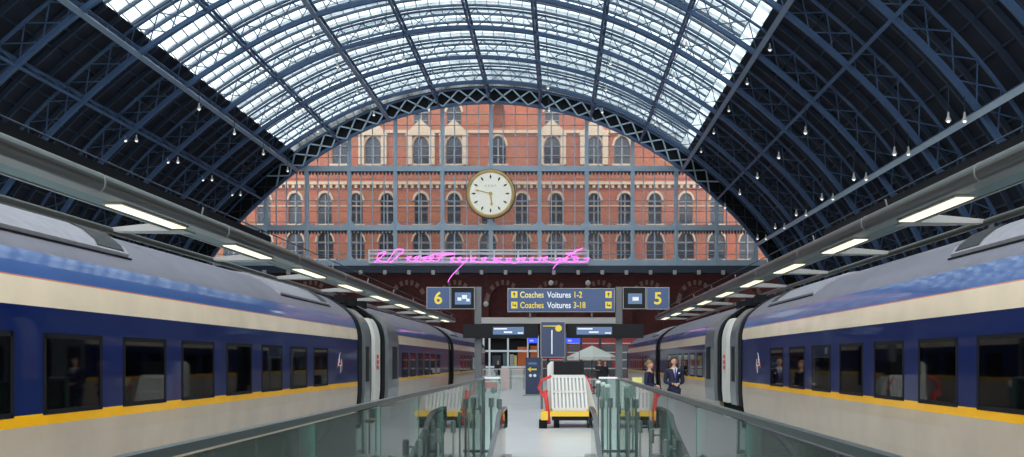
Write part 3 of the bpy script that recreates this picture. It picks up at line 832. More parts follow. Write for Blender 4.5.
    # far carriages
    for (ya, yb) in ((28.45, 44.9), (47.0, 66.5)):
        ww = []; y = ya + 3.2
        while y + 1.2 < yb - 1.5: ww.append((y, y + 1.195)); y += 1.77
        body(ya, yb, ww); windows(ww); inner(ya, yb)
        slab('end_seal', yb, yb + .45, .01, 'rubber', 3.4, .06); slab('end_seal', ya - .4, ya - .02, .01, 'rubber', 3.4, .06)
    b = MB(); vs = []
    full = [(u + .15, z - .06) for u, z in PROF] + [(2.75 - u, z - .06) for u, z in reversed(PROF[:-1])]; n = len(full)
    b.add([(w(*p)[0], 44.8, p[1]) for p in full] + [(w(*p)[0], 47.1, p[1]) for p in full], [(i, i + 1, n + i + 1, n + i) for i in range(n - 1)])
    b.build('gangway', 'rubber', t)
    # roof fairings, thicker than the roof line; with a sloped end and a black grille
    def fairing(y0, y1, grille, slope=1.3, nm='roof_fairing'):
        seg = [(0.33, 2.955), (0.47, 3.06), (0.73, 3.22), (1.02, 3.33), (1.4, 3.38)]; n = len(seg)
        b = MB(); vs = []
        ys = lambda i, e: (y1 - slope * (1 - i / (n - 1)) * 0 - slope * i / (n - 1)) if e else y0
        for e in (0, 1):
            for lift in (0, 1):
                for i, (u, z) in enumerate(seg):
                    uu = u - .03 * lift; zz = z + .035 * lift
                    if not lift: uu, zz = u + .05, z - .12
                    vs.append((w(uu, zz)[0], ys(i, e), zz))
        fs = []
        for i in range(n - 1):
            fs += [(n + i, n + i + 1, 3 * n + i + 1, 3 * n + i), (i, 2 * n + i, 2 * n + i + 1, i + 1), (i, i + 1, n + i + 1, n + i), (2 * n + i, 3 * n + i, 3 * n + i + 1, 2 * n + i + 1)]
        fs += [(0, n, 3 * n, 2 * n), (n - 1, 2 * n - 1, 4 * n - 1, 3 * n - 1)]
        b.add(vs, fs); f_ = b.build(nm, 'fairing', t)
        g = MB(); vs = []
        gs = [(0.37, 3.015), (0.50, 3.11), (0.74, 3.257), (0.98, 3.35)]; m = len(gs)
        for e in (0, 1):
            for i, (u, z) in enumerate(gs):
                yy = (y1 - .14 if e else y1 - grille) - slope * (i + .4) / (n - 1)
                vs.append((w(u - .035, z + .012)[0], yy, z + .012))
        vs2 = [(v[0], v[1], v[2] - .03) for v in vs]
        g.add(vs + vs2, [(i, i + 1, m + i + 1, m + i) for i in range(m - 1)] + [(2 * m + i, 2 * m + i + 1, 3 * m + i + 1, 3 * m + i) for i in range(m - 1)] + [(0, m, 3 * m, 2 * m), (m - 1, 2 * m - 1, 4 * m - 1, 3 * m - 1)])
        g.build('vent_grille', 'grille', f_)
        l = MB(); l.bar((w(.295, 2.945)[0], y0, 2.935), (w(.295, 2.945)[0], y1 + .05, 2.935), .018, .018); l.build('fairing_seam', 'rubber', f_)
    fairing(-4, 12.3, .85, -.8)
    fairing(19.0, 23.0, .8, -.6)
    fairing(48.5, 52, .8, -.6)
    # clutter on the roof by the joint
    for yy in (26.2, 27.5, 28.9):
        b = MB(); xx = w(.8, 0)[0]; b.box(xx - .12, xx + .12, yy, yy + .5, 3.2, 3.42); b.cyl((xx, yy + .25, 3.3), (xx + s * .8, yy + .25, 3.5), .05, n=6); b.build('roof_insulator', 'rubber', t)
    # bogies / underframe below platform
    b = MB(); xa, xb = sorted((s * (Xf + .35), s * (Xf + 2.55)))
    b.box(xa, xb, -4, 24.5, -.65, .1); b.box(xa, xb, 28.6, 44.7, -.65, .1); b.box(xa, xb, 47.2, 66.3, -.65, .1)
    for yy in (3, 20, 32, 41, 51, 62):
        for dy in (-1.2, 1.2):
            b.cyl((xa + .1, yy + dy, -.65), (xb - .1, yy + dy, -.65), .46, n=18)
    b.build('bogies', 'rubber', t)
    # emblem near carriage end: three curved strokes
    yy = 22.9; b = MB()
    xx = s * (Xf - .006)
    for k, (a0, L_, cv) in enumerate(((1.45, .42, .10), (.75, .30, -.12), (2.3, .26, .12), (-.5, .34, .14), (3.5, .32, -.12), (-1.3, .30, .08))):
        u_ = (math.cos(a0), math.sin(a0)); v_ = (-u_[1], u_[0])
        pts = [(xx, yy - .2 + .8 * (u_[0] * L_ * q_ + v_[0] * cv * math.sin(PI * q_)), 1.60 + .65 * u_[1] * L_ * q_ + v_[1] * cv * math.sin(PI * q_)) for q_ in [.12 + .88 * i / 8 for i in range(9)]]
        b = MB(); b.tube(pts, [.008 * (1 - .5 * i / 8) for i in range(9)], 5); b.build('emblem_stroke', 'orange' if k in (3, 4) else 'sign_white', t)
    # thin light slots above windows (reflectionless trim strips)
    return t
train(-1, XL, 'long navy and cream passenger train on the left at the platform marked 6', 9.70)
train(1, XR, 'long navy and cream passenger train on the right at the platform marked 5', 9.57)

# ------------------------------------------------------------------ platform light canopies
def canopy(side, X1, h, label, wordside, wpipe, l0, l1, gdepth0):
    s = side; z = EYE + h
    t = thing('light_canopy', label, 'canopy', (s * (wpipe + .2), 35, 0))
    Ya, Yb = -2, 70
    # half round fascia tube
    b = MB(); R_ = .155; prof = [(s * X1 + s * .0 - s * R_ * .75 * math.sin(a), z + R_ * (1 - math.cos(a))) for a in [PI * i / 10 for i in range(11)]]
    prof += [(s * (X1 + .25), z + 2 * R_), (s * (X1 + .25), z)]
    b.prism(prof, 'y', Ya, Yb); b.build('fascia', 'canopy_tube', t, False)
    y = Ya
    while y < Yb: 
        MB().prism([(p[0] - s * .012 if i < 11 else p[0], p[1] + (-.008 if i == 0 else .008 if i == 10 else 0)) for i, p in enumerate(prof)], 'y', y, y + .04).build('fascia_joint', 'grey_metal', t); y += 6
    xs = sorted((s * (X1 + .25), s * (X1 + .64)))
    MB().box(xs[0], xs[1], Ya, Yb, z + .0, z + .10).build('soffit', 'canopy_teal', t)
    xs = sorted((s * (X1 + .62), s * (X1 + .68)))
    MB().box(xs[0], xs[1], Ya, Yb, z - .015, z + .12).build('edge_beam', 'grey_metal', t)
    MB().cyl((s * wpipe, Ya, z + .0), (s * wpipe, Yb, z + .0), .075, n=12).build('rear_pipe', 'canopy_tube', t, True)
    # cable run on brackets above fascia
    b = MB(); b.cyl((s * (X1 + .05), Ya, z + .56), (s * (X1 + .05), Yb, z + .56), .014, n=6)
    b.build('top_wire', 'iron_dark', t)
    b = MB(); xs = sorted((s * (X1 + .12), s * (X1 + .5)))
    b.box(xs[0], xs[1], Ya, 26, z + .30, z + .52); b.build('cable_tray', 'black', t)
    y = 15.0 + gdepth0
    while y < 69:
        a = MB(); x0, x1 = s * (X1 + .35), s * wpipe
        a.add([(x0, y - .1, z - .02), (x0, y + .55, z - .02), (x1, y + .35, z - .02), (x1, y + .05, z - .02), (x0, y - .1, z + .2), (x0, y + .55, z + .2), (x1, y + .35, z + .06), (x1, y + .05, z + .06)],
              [(0, 3, 2, 1), (4, 5, 6, 7), (0, 1, 5, 4), (1, 2, 6, 5), (2, 3, 7, 6), (3, 0, 4, 7)])
        a.build('arm', 'canopy_arm', t)
        if (round((y - 15 - gdepth0) / 6)) % 3 == 0:
            MB().cyl((s * (wpipe + .12), y + .2, 0), (s * (wpipe + .12), y + .2, z + .05), .1, n=10).build('column', 'post_grey', t, True)
        MB().bar((s * (X1 + .1), y + .2, z + .3), (s * (X1 + .05), y + .2, z + .5), .03, .03).build('wire_bracket', 'grey_metal', t)
        y += 6
    i = 0; y = l0
    while y < 68:
        xs = sorted((s * l1[0], s * l1[1]))
        fx_ = MB().box(xs[0] - .04, xs[1] + .04, y - .05, y + 3.0, z - .03, z + .03).build('light_fitting', 'canopy_arm', t)
        MB().box(xs[0], xs[1], y, y + 2.95, z - .05, z - .028).build('diffuser', 'fluoro', fx_)
        y += 6; i += 1
canopy(-1, 7.40, 2.71, 'long grey lighting canopy above the left train with strip lights', 'left', 9.34, 17.15, (7.52, 7.80), 5.7)
canopy(1, 6.75, 2.88, 'long grey lighting canopy above the right train with strip lights', 'right', 8.85, 17.4, (6.90, 7.20), 5.7)

# ------------------------------------------------------------------ glass balustrades, travelator
ZH = 1.40
def rounded_rail(pts, w=.055): return MB().tube(pts, w, 10)
def balustrade(s, X, xin, label):
    t = thing('glass_balustrade', label, 'balustrade', (X, H1, 0), 'glass balustrades around the travelator opening')
    b = MB(); pts = [(X, 1.4, ZH - .03), (X, H1 - .05, ZH - .03), (X, H1, ZH - .03)]
    b.rail(pts, .045, .035, side=(1, 0, 0)); b.build('handrail', mat('rail_dark', (.09, .11, .11), .3, metal=.4), t)
    b = MB(); b.rail([(X, H1, ZH - .015), (xin, H1, ZH - .015)], .05, .03, side=(0, 1, 0)); b.build('end_rail', 'steel', t)
    y = 1.5
    while y < H1 - .2:
        ye = min(y + 2.0, H1 - .03)
        g = MB().box(X - .008, X + .008, y, ye - .03, .02, ZH - .06).build('glass_panel', 'bal_glass', t)
        MB().box(X - .010, X + .010, ye - .032, ye - .026, .02, ZH - .06).build('glass_edge', 'glass_edge', g)
        y = ye
    xa, xb = sorted((X + s * 0, xin))
    MB().box(xa + .03, xb, H1 - .008, H1 + .008, .02, ZH - .03).build('end_panel', 'bal_glass', t)
    MB().cyl((X, H1, -.9), (X, H1, ZH), .036, n=12).build('corner_post', 'sleeve', t)
    MB().box(X - .03, X + .03, 1.5, H1, 0, .06).build('floor_channel', 'grey_metal', t)
    xi = X - s * .07
    for yy in (7.6, 9.1, 10.5, 12.0, 14.0, 16.2):
        p = MB().cyl((xi, yy, -.5), (xi, yy, .97), .012, n=8).build('post', 'grey_metal', t)
        MB().cyl((xi, yy, .82), (xi, yy, .96), .03, n=12).build('clamp', 'sleeve', p)
        MB().bar((xi, yy, .90), (X, yy, .90), .02, .02).build('glass_bracket', 'sleeve', p)
    # cluster of end posts at the landing
    for k, (dx, zz) in enumerate(((.30, 1.02), (.16, 1.04))):
        p = MB().cyl((X - s * dx, H1 - .25, -.5), (X - s * dx, H1 - .25, zz), .02, n=8).build('post', 'sleeve', t)
        MB().cyl((X - s * dx, H1 - .25, zz - .16), (X - s * dx, H1 - .25, zz), .045, n=12).build('clamp', 'sleeve', p)
    MB().bar((X, H1 - .25, .12), (X - s * .34, H1 - .25, .12), .03, .05).build('lower_rail', 'sleeve', t)
balustrade(-1, -1.35, -1.05, 'green-tinted glass balustrade with grey handrail on the left of the walkway opening')
balustrade(1, 1.03, .68, 'green-tinted glass balustrade with grey handrail on the right of the walkway opening')

tv = thing('travelator', 'sloping moving walkway with rounded handrails rising to the platform floor', 'moving walkway', (-.2, 15.5, 0))
def slope_z(y):       # floor of the travelator
    return 0.0 if y >= 15.2 else -(15.2 - y) * 0.19
for X, lab in ((-.86, 'left'), (.49, 'right')):
    zt = .95
    pts = []
    yy = 2.0
    ys = [2 + i * .8 for i in range(17)]
    for y in ys: pts.append((X, y, slope_z(y) + zt if y < 15.2 else zt))
    pts = [(X, y, zt + (0 if y > 14.6 else -((14.6 - y) * .19 if y < 13.8 else (14.6 - y) ** 2 * .12))) for y in [2 + .4 * i for i in range(34)]]
    R_ = .15; yc = 15.7
    pts += [(X, yc + R_ * math.sin(a), zt - R_ + R_ * math.cos(a)) for a in [PI * i / 12 for i in range(0, 13)]]
    b = MB(); b.rail(pts, .065, .035, side=(1, 0, 0)); b.build('handrail', mat('handrail_black', (.05, .052, .055), .22, spec=.8), tv)
    b = MB(); b.rail([(p[0], p[1], p[2] - .03) if p[1] < yc else (p[0], yc + (p[1] - yc) * .9, zt - R_ + (p[2] - zt + R_) * .9) for p in pts], .05, .03, side=(1, 0, 0)); b.build('handrail_guide', 'black', tv)
    # glass side below the rail
    prof = [(p[1], p[2] - .03) for p in pts]; low = [(yc, slope_z(yc) + .15)] + [(y, slope_z(y) + .15) for y in (15.0, 12.0, 8.0, 2.0)]
    b = MB(); b.prism(prof + low, 'x', X - .006, X + .006); b.build('side_glass', 'bal_glass', tv)
    b = MB(); b.prism([(16.3, -.02), (16.2, .12), (15.9, .2), (15.2, .2), (2, slope_z(2) + .2), (2, slope_z(2) - .3), (15.2, -.3), (16.3, -.3)], 'x', X - .09, X + .09); b.build('skirt', 'steel', tv)
b = MB()
y = 15.2; 
b.box(-.77, .40, 15.2, 16.6, -.06, .006)
b.build('comb_plate', 'steel', tv)
b = MB()
while y > 2:
    z0 = slope_z(y - .2); b.add([(-.77, y - .2, z0), (.40, y - .2, z0), (.40, y, slope_z(y)), (-.77, y, slope_z(y)), (-.77, y - .2, z0 - .08), (.40, y - .2, z0 - .08), (.40, y - .01, slope_z(y) - .08), (-.77, y - .01, slope_z(y) - .08)],
          [(0, 3, 2, 1), (4, 5, 6, 7), (0, 1, 5, 4), (1, 2, 6, 5), (2, 3, 7, 6), (3, 0, 4, 7)]); y -= .2
b.build('pallets', 'grey_metal', tv)

# three capped bollards behind the right balustrade end
blab = ['grey post with white cap at the right balustrade end, leftmost of three', 'grey post with white cap at the right balustrade end, middle of three', 'grey post with white cap at the right balustrade end, rightmost of three']
for k, (px, d, ht) in enumerate(((598.3, 18.4, 1.32), (603.2, 18.2, 1.29), (607.6, 18.0, 1.26))):
    X = (px - 560) * d / 1000
    t = thing('bollard', blab[k], 'post', (X, d, 0), 'white-capped posts at the balustrade end')
    MB().cyl((X, d, 0), (X, d, ht - .2), .015, n=8).build('post', 'sleeve', t)
    MB().cyl((X, d, ht - .30), (X, d, ht - .03), .042, n=14).build('sleeve', 'sleeve', t)
    MB().ball((X, d, ht - .035), .052, 12, (1, 1, .8)).build('cap', 'white_paint', t, True)

# ------------------------------------------------------------------ sign gantry
D = 36.0
def sx(px): return (px - 560) * D / 1000
def sz(py): return EYE + (361 - py) * D / 1000
g = thing('sign_gantry', 'grey steel gantry with two square posts carrying the platform signs', 'gantry', (sx(549), D, 0))
for px in (478.2, 618.8):
    MB().box(sx(px) - .12, sx(px) + .12, D - .12, D + .12, 0, sz(287)).build('post', 'post_grey', g)
MB().box(sx(481.5), sx(615.5), D - .10, D + .10, sz(323.5), sz(317.5)).build('crossbeam', 'canopy_arm', g)
def panel(name, label, x0, x1, y0, y1, d, m, frame='canopy_arm', cat='sign', thick=.12, group=None):
    c = P((x0 + x1) / 2, y1, d)
    t = thing(name, label, cat, c, group)
    a, b_ = P(x0, y1, d), P(x1, y0, d)
    MB().box(a.x, b_.x, d, d + thick, a.z, b_.z).build('housing', frame, t)
    e = .022
    MB().box(a.x + e, b_.x - e, d - .012, d + .0, a.z + e, b_.z - e).build('face', m, t)
    return t, a, b_
d = D - .3
t, a, b_ = panel('platform_number_sign', 'blue platform number sign hanging outside the left gantry post, with a yellow 6', 426.5, 450, 287, 309, d, 'sign_blue')
text_part('number', '6', .60, 'sign_yellow', t, (a.x + b_.x) / 2, d - .016, a.z + .19, align='CENTER', bold=.012)
t, a, b_ = panel('monitor', 'small dark monitor between the number 6 sign and the left gantry post', 450.6, 474.6, 287, 309, d, 'black', cat='monitor')
b = MB(); q0, q1 = P(455, 304.5, d), P(471, 292.5, d); b.box(q0.x, q1.x, d - .02, d - .012, q0.z, q1.z); b.build('screen_image', 'screen_lit', t)
for k, (px, py, r) in enumerate(((459.5, 299, .07), (464.5, 297, .09), (468, 300, .06))):
    q = P(px, py, d); MB().box(q.x - r, q.x + r, d - .024, d - .02, q.z - r * .8, q.z + r * .8).build('screen_shape', 'sign_white', t)
t, a, b_ = panel('monitor', 'small dark monitor between the right gantry post and the number 5 sign', 623, 645.8, 287, 309, d, 'black', cat='monitor')
b = MB(); q0, q1 = P(628, 304, d), P(642, 293.5, d); b.box(q0.x, q1.x, d - .02, d - .012, q0.z, q1.z); b.build('screen_image', 'screen_lit', t)
q = P(635.5, 299, d); MB().box(q.x - .11, q.x + .11, d - .024, d - .02, q.z - .06, q.z + .07).build('screen_shape', 'sign_white', t)
t, a, b_ = panel('platform_number_sign', 'blue platform number sign hanging outside the right gantry post, with a yellow 5', 646.5, 669.3, 287.2, 309.3, d, 'sign_blue')
text_part('number', '5', .60, 'sign_yellow', t, (a.x + b_.x) / 2, d - .016, a.z + .19, align='CENTER', bold=.012)
t, a, b_ = panel('coaches_sign', 'long blue hanging sign listing coaches in two lines of yellow and white', 507.5, 614.8, 288.2, 312, d, 'sign_blue')
for py, num in ((297.6, '1-2'), (308.0, '3-18')):
    q = P(520, py, d)
    text_part('lettering', 'Coaches', .305, 'sign_pale_yellow' if num == '1-2' else 'sign_yellow', t, q.x, d - .016, q.z, bold=.004, sx=.80)
    q = P(547.2, py, d); text_part('lettering', 'Voitures', .305, 'sign_white', t, q.x, d - .016, q.z, bold=.004, sx=.80)
    q = P(573.2, py, d); text_part('lettering', num, .305, 'sign_yellow', t, q.x, d - .016, q.z, bold=.006, sx=.80)
for px in (511.2, 605.4):
    for k, py in enumerate((291.2, 301.8)):
        q0, q1 = P(px, py + 6.6, d), P(px + 6.2, py, d)
        ic = MB().box(q0.x, q1.x, d - .018, d - .012, q0.z, q1.z).build('arrow_icon', 'sign_yellow', t)
        cx_, cz_ = (q0.x + q1.x) / 2, (q0.z + q1.z) / 2
        A = MB()
        if k == 0: A.prism([(cx_ - .06, cz_), (cx_ + .06, cz_), (cx_, cz_ + .08)], 'y', d - .024, d - .018); A.box(cx_ - .015, cx_ + .015, d - .024, d - .018, cz_ - .08, cz_)
        else: A.box(cx_ - .06, cx_ - .03, d - .024, d - .018, cz_ - .03, cz_ + .07); A.box(cx_ - .06, cx_ + .03, d - .024, d - .018, cz_ - .03, cz_); A.prism([(cx_ + .02, cz_ - .07), (cx_ + .08, cz_ - .015), (cx_ + .02, cz_ + .04)], 'y', d - .024, d - .018)
        A.build('arrow', 'sign_blue_dark', ic)
for px in (530, 592):
    q = P(px, 312, d); MB().box(q.x - .03, q.x + .03, d + .10, d + .19, sz(317.5), q.z + .3).build('hanger', 'post_grey', t)
# departure displays
for nm, x0, x1, s0, s1 in (('wide black departure display across the left gantry post', 463, 538, 493, 524), ('wide black departure display across the right gantry post', 567, 643.5, 576.5, 612)):
    t, a, b_ = panel('departure_display', nm, x0, x1, 324, 338, d - .3, 'black', 'black', 'display', .30)
    dd = d - .3; q0, q1 = P(s0, 334.5, dd), P(s1, 327, dd)
    sc = MB().box(q0.x, q1.x, dd - .02, dd - .012, q0.z, q1.z).build('screen', 'screen_lit', t)
    for k, (u0, u1, v0, v1) in enumerate(((.03, .45, .66, .86), (.35, .62, .2, .42), (.8, .97, .1, .3))):
        w_, h_ = q1.x - q0.x, q1.z - q0.z
        MB().box(q0.x + u0 * w_, q0.x + u1 * w_, dd - .024, dd - .02, q0.z + v0 * h_, q0.z + v1 * h_).build('screen_text', 'sign_white', sc)
# central totem
d = 34.9
t, a, b_ = panel('wayfinding_sign', 'tall blue route sign with yellow disc between the two departure displays', 540.5, 565.3, 321.5, 357.5, d, 'sign_blue_dark')
for px in (541.7, 564.1):
    q = P(px, 357, d); MB().box(q.x - .04, q.x + .04, d + .02, d + .1, 0, q.z + .1).build('leg', 'post_grey', t)
q0, q1 = P(551.3, 354, d), P(552.5, 330, d); MB().box(q0.x, q1.x, d - .02, d - .012, q0.z, q1.z).build('route_line', 'sign_white', t)
q = P(558.5, 328.3, d); MB().lathe([(.115, -.02), (.115, -.012)], q, 24, 'y').build('yellow_disc', 'sign_yellow', t)
q0, q1 = P(543, 326.5, d), P(557, 325.6, d); MB().box(q0.x, q1.x, d - .02, d - .012, q0.z, q1.z).build('yellow_dash', 'sign_yellow', t)
# lower totem
d = 48.0
t = thing('direction_totem', 'dark blue standing totem with yellow left arrow on the platform floor', 'sign', P(532.5, 396, d))
a, b_ = P(525.5, 394.5, d), P(540, 357.5, d)
MB().box(a.x, b_.x, d, d + .2, a.z, b_.z).build('housing', 'sign_blue_dark', t)
MB().box(a.x - .1, b_.x + .1, d - .15, d + .35, 0, a.z).build('base', 'canopy_arm', t)
q = P(532.5, 369.3, d); b = MB(); b.prism([(q.x - .25, q.z), (q.x - .08, q.z + .13), (q.x - .08, q.z - .13)], 'y', d - .012, d); b.box(q.x - .1, q.x + .2, d - .012, d, q.z - .035, q.z + .035); b.build('arrow', 'sign_yellow', t)
for px in (530.5, 534.8):
    q = P(px, 375.5, d); MB().lathe([(.075, -.012), (.075, 0)], q, 16, 'y').build('white_symbol', 'sign_white', t)
q = P(532.5, 363.5, d); MB().box(q.x - .2, q.x + .2, d - .01, d, q.z - .05, q.z + .05).build('text_strip', 'screen_lit', t)
for px0, px1, lab in ((528, 538, 'small bright blue sign hanging left of the route sign'), (566, 580, 'small bright blue sign hanging right of the route sign')):
    d = 58.0; a, b_ = P(px0, 343, d), P(px1, 338, d)
    t = thing('hanging_sign', lab, 'sign', (a.x, d, a.z))
    MB().box(a.x, b_.x, d, d + .1, a.z, b_.z).build('face', 'lit_blue', t)
    MB().box(a.x + .1, a.x + .32, d - .01, d, a.z + .1, a.z + .18).build('white_text', 'sign_white', t)
    for xx in (a.x + .04, b_.x - .04): MB().box(xx - .02, xx + .02, d + .03, d + .07, 0, a.z).build('leg', 'post_grey', t)

# ------------------------------------------------------------------ luggage cart
d = 25.0
def c(px, py, dy=0): return P(px, py, d) + Vector((0, dy, 0))
ct = thing('luggage_cart', 'yellow-decked wheeled cart with white slatted panel and black top box', 'cart', (c(573, 400).x, d, 0))
x0, x1 = c(550, 0).x, c(597.5, 0).x
zb0, zb1 = EYE - .055 * 25, EYE - .0502 * 25 
MB().box(x0, x1, d - .1, d + 1.7, EYE - .0552 * 25, EYE - .0500 * 25).build('deck', 'yellow_paint', ct)
MB().box(x0 + .05, x1 - .05, d, d + 1.6, EYE - .0595 * 25, EYE - .0552 * 25).build('chassis', 'black', ct)
for px in (556.5, 591):
    for dy in (.15, 1.4):
        x = c(px, 0).x; wz = .13
        w_ = MB().cyl((x - .07, d + dy, wz), (x + .07, d + dy, wz), .13, n=20).build('wheel', 'rubber', ct)
        MB().cyl((x - .075, d + dy, wz), (x + .075, d + dy, wz), .05, n=12).build('hub', 'steel', w_)
# slatted panel leaning back
pt = [(c(551.5, 376), c(553, 410)), (c(584.5, 376), c(587, 410))]
def lean(u, v, o=0):  # u 0..1 across, v 0 top .. 1 bottom
    tl, bl = pt[0]; tr, br = pt[1]; a = tl.lerp(tr, u); b2 = bl.lerp(br, u); p = a.lerp(b2, v); return Vector((p.x, d + .45 - .4 * v - o, p.z))
b = MB()
b.add([lean(0, 0), lean(1, 0), lean(1, 1), lean(0, 1), lean(0, 0, -.03), lean(1, 0, -.03), lean(1, 1, -.03), lean(0, 1, -.03)], [(0, 1, 2, 3), (7, 6, 5, 4), (0, 4, 5, 1), (1, 5, 6, 2), (2, 6, 7, 3), (3, 7, 4, 0)])
sp = b.build('slatted_panel', mat('panel_grey', (.40, .40, .40), .5), ct)
for k in range(10): 
    u = k / 9; MB().bar(lean(u, 0, .03), lean(u, 1, .03), .052, .05, (0, 1, 0)).build('slat', 'white_paint', sp)
for v in (.02, .47, .98): MB().bar(lean(0, v, .05), lean(1, v, .05), .04, .05 if v == .47 else .08).build('cross_rail', 'white_paint', sp)
q0, q1 = c(553.5, 375), c(584.5, 361.5)
MB().box(q0.x, q1.x, d + .4, d + 1.0, q0.z, q1.z).build('top_box', 'black', ct)
q0, q1 = c(547, 409), c(554, 361.5)
b = MB(); b.prism([(q0.x, .45), (q1.x, .45), (q1.x, q1.z), (q0.x + .08, q1.z), (q0.x, q1.z - .1)], 'y', d + .5, d + 1.1); b.build('side_cover', 'white_paint', ct)
b = MB(); b.prism([(x1 - .26, .42), (x1 - .02, .42), (x1 - .22, 1.2), (x1 - .30, 1.28)], 'y', d + .5, d + 1.1); b.build('side_cover', 'white_paint', ct)
b = MB(); b.tube([c(551, 376), c(541, 381, .1), c(538.5, 388, .1), c(542, 393, .1), c(547, 391)], .035, 8); b.tube([c(545, 391), c(547, 405), c(549, 424)], .05, 8)
b.tube([c(540, 393), c(548, 400)], .03, 6); b.tube([c(545, 412), c(551, 412)], .04, 6); b.tube([c(586, 376), c(590, 384), c(593, 392)], .02, 6)
b.build('red_hoses', 'red', ct, True)
b = MB(); q0, q1 = c(541, 420), c(548, 411); b.box(q0.x, q1.x, d - .1, d + .5, q0.z, q1.z); b.build('step', 'yellow_paint', ct)
b = MB(); q0, q1 = c(539, 423), c(547, 420); b.box(q0.x, q1.x, d - .1, d + .5, .0, q1.z); b.build('step_base', 'rubber', ct)

# ------------------------------------------------------------------ people
def skin_mesh(nodes, edges, voxel, extra=None):
    me = bpy.data.meshes.new('sk'); me.from_pydata([n[0] for n in nodes], edges, [])
    o = bpy.data.objects.new('sk', me); COL.objects.link(o)
    md = o.modifiers.new('skin', 'SKIN')
    sv = me.skin_vertices
    if not sv:
        bm = bmesh.new(); bm.from_mesh(me); bm.verts.layers.skin.verify(); bm.to_mesh(me); bm.free()
    for i, n in enumerate(nodes):
        r = n[1]; me.skin_vertices[0].data[i].radius = r if isinstance(r, tuple) else (r, r)
    me.skin_vertices[0].data[0].use_root = True
    s2 = o.modifiers.new('ss', 'SUBSURF'); s2.levels = 2; s2.render_levels = 2
    bpy.context.view_layer.update(); dg = bpy.context.evaluated_depsgraph_get()
    out = bpy.data.meshes.new_from_object(o.evaluated_get(dg)); bpy.data.objects.remove(o)
    if extra:
        bm = bmesh.new(); bm.from_mesh(out)
        tmp = bpy.data.meshes.new('t'); tmp.from_pydata([tuple(v) for v in extra.v], [], extra.f); bm.from_mesh(tmp); bm.to_mesh(out); bm.free()
    if voxel:
        o = bpy.data.objects.new('rm', out); COL.objects.link(o)
        rm = o.modifiers.new('r', 'REMESH'); rm.mode = 'VOXEL'; rm.voxel_size = voxel; rm.use_smooth_shade = True
        sm = o.modifiers.new('s', 'SMOOTH'); sm.iterations = 2; sm.factor = .5
        bpy.context.view_layer.update(); dg = bpy.context.evaluated_depsgraph_get()
        out = bpy.data.meshes.new_from_object(o.evaluated_get(dg)); bpy.data.objects.remove(o)
    for p in out.polygons: p.use_smooth = True
    return out

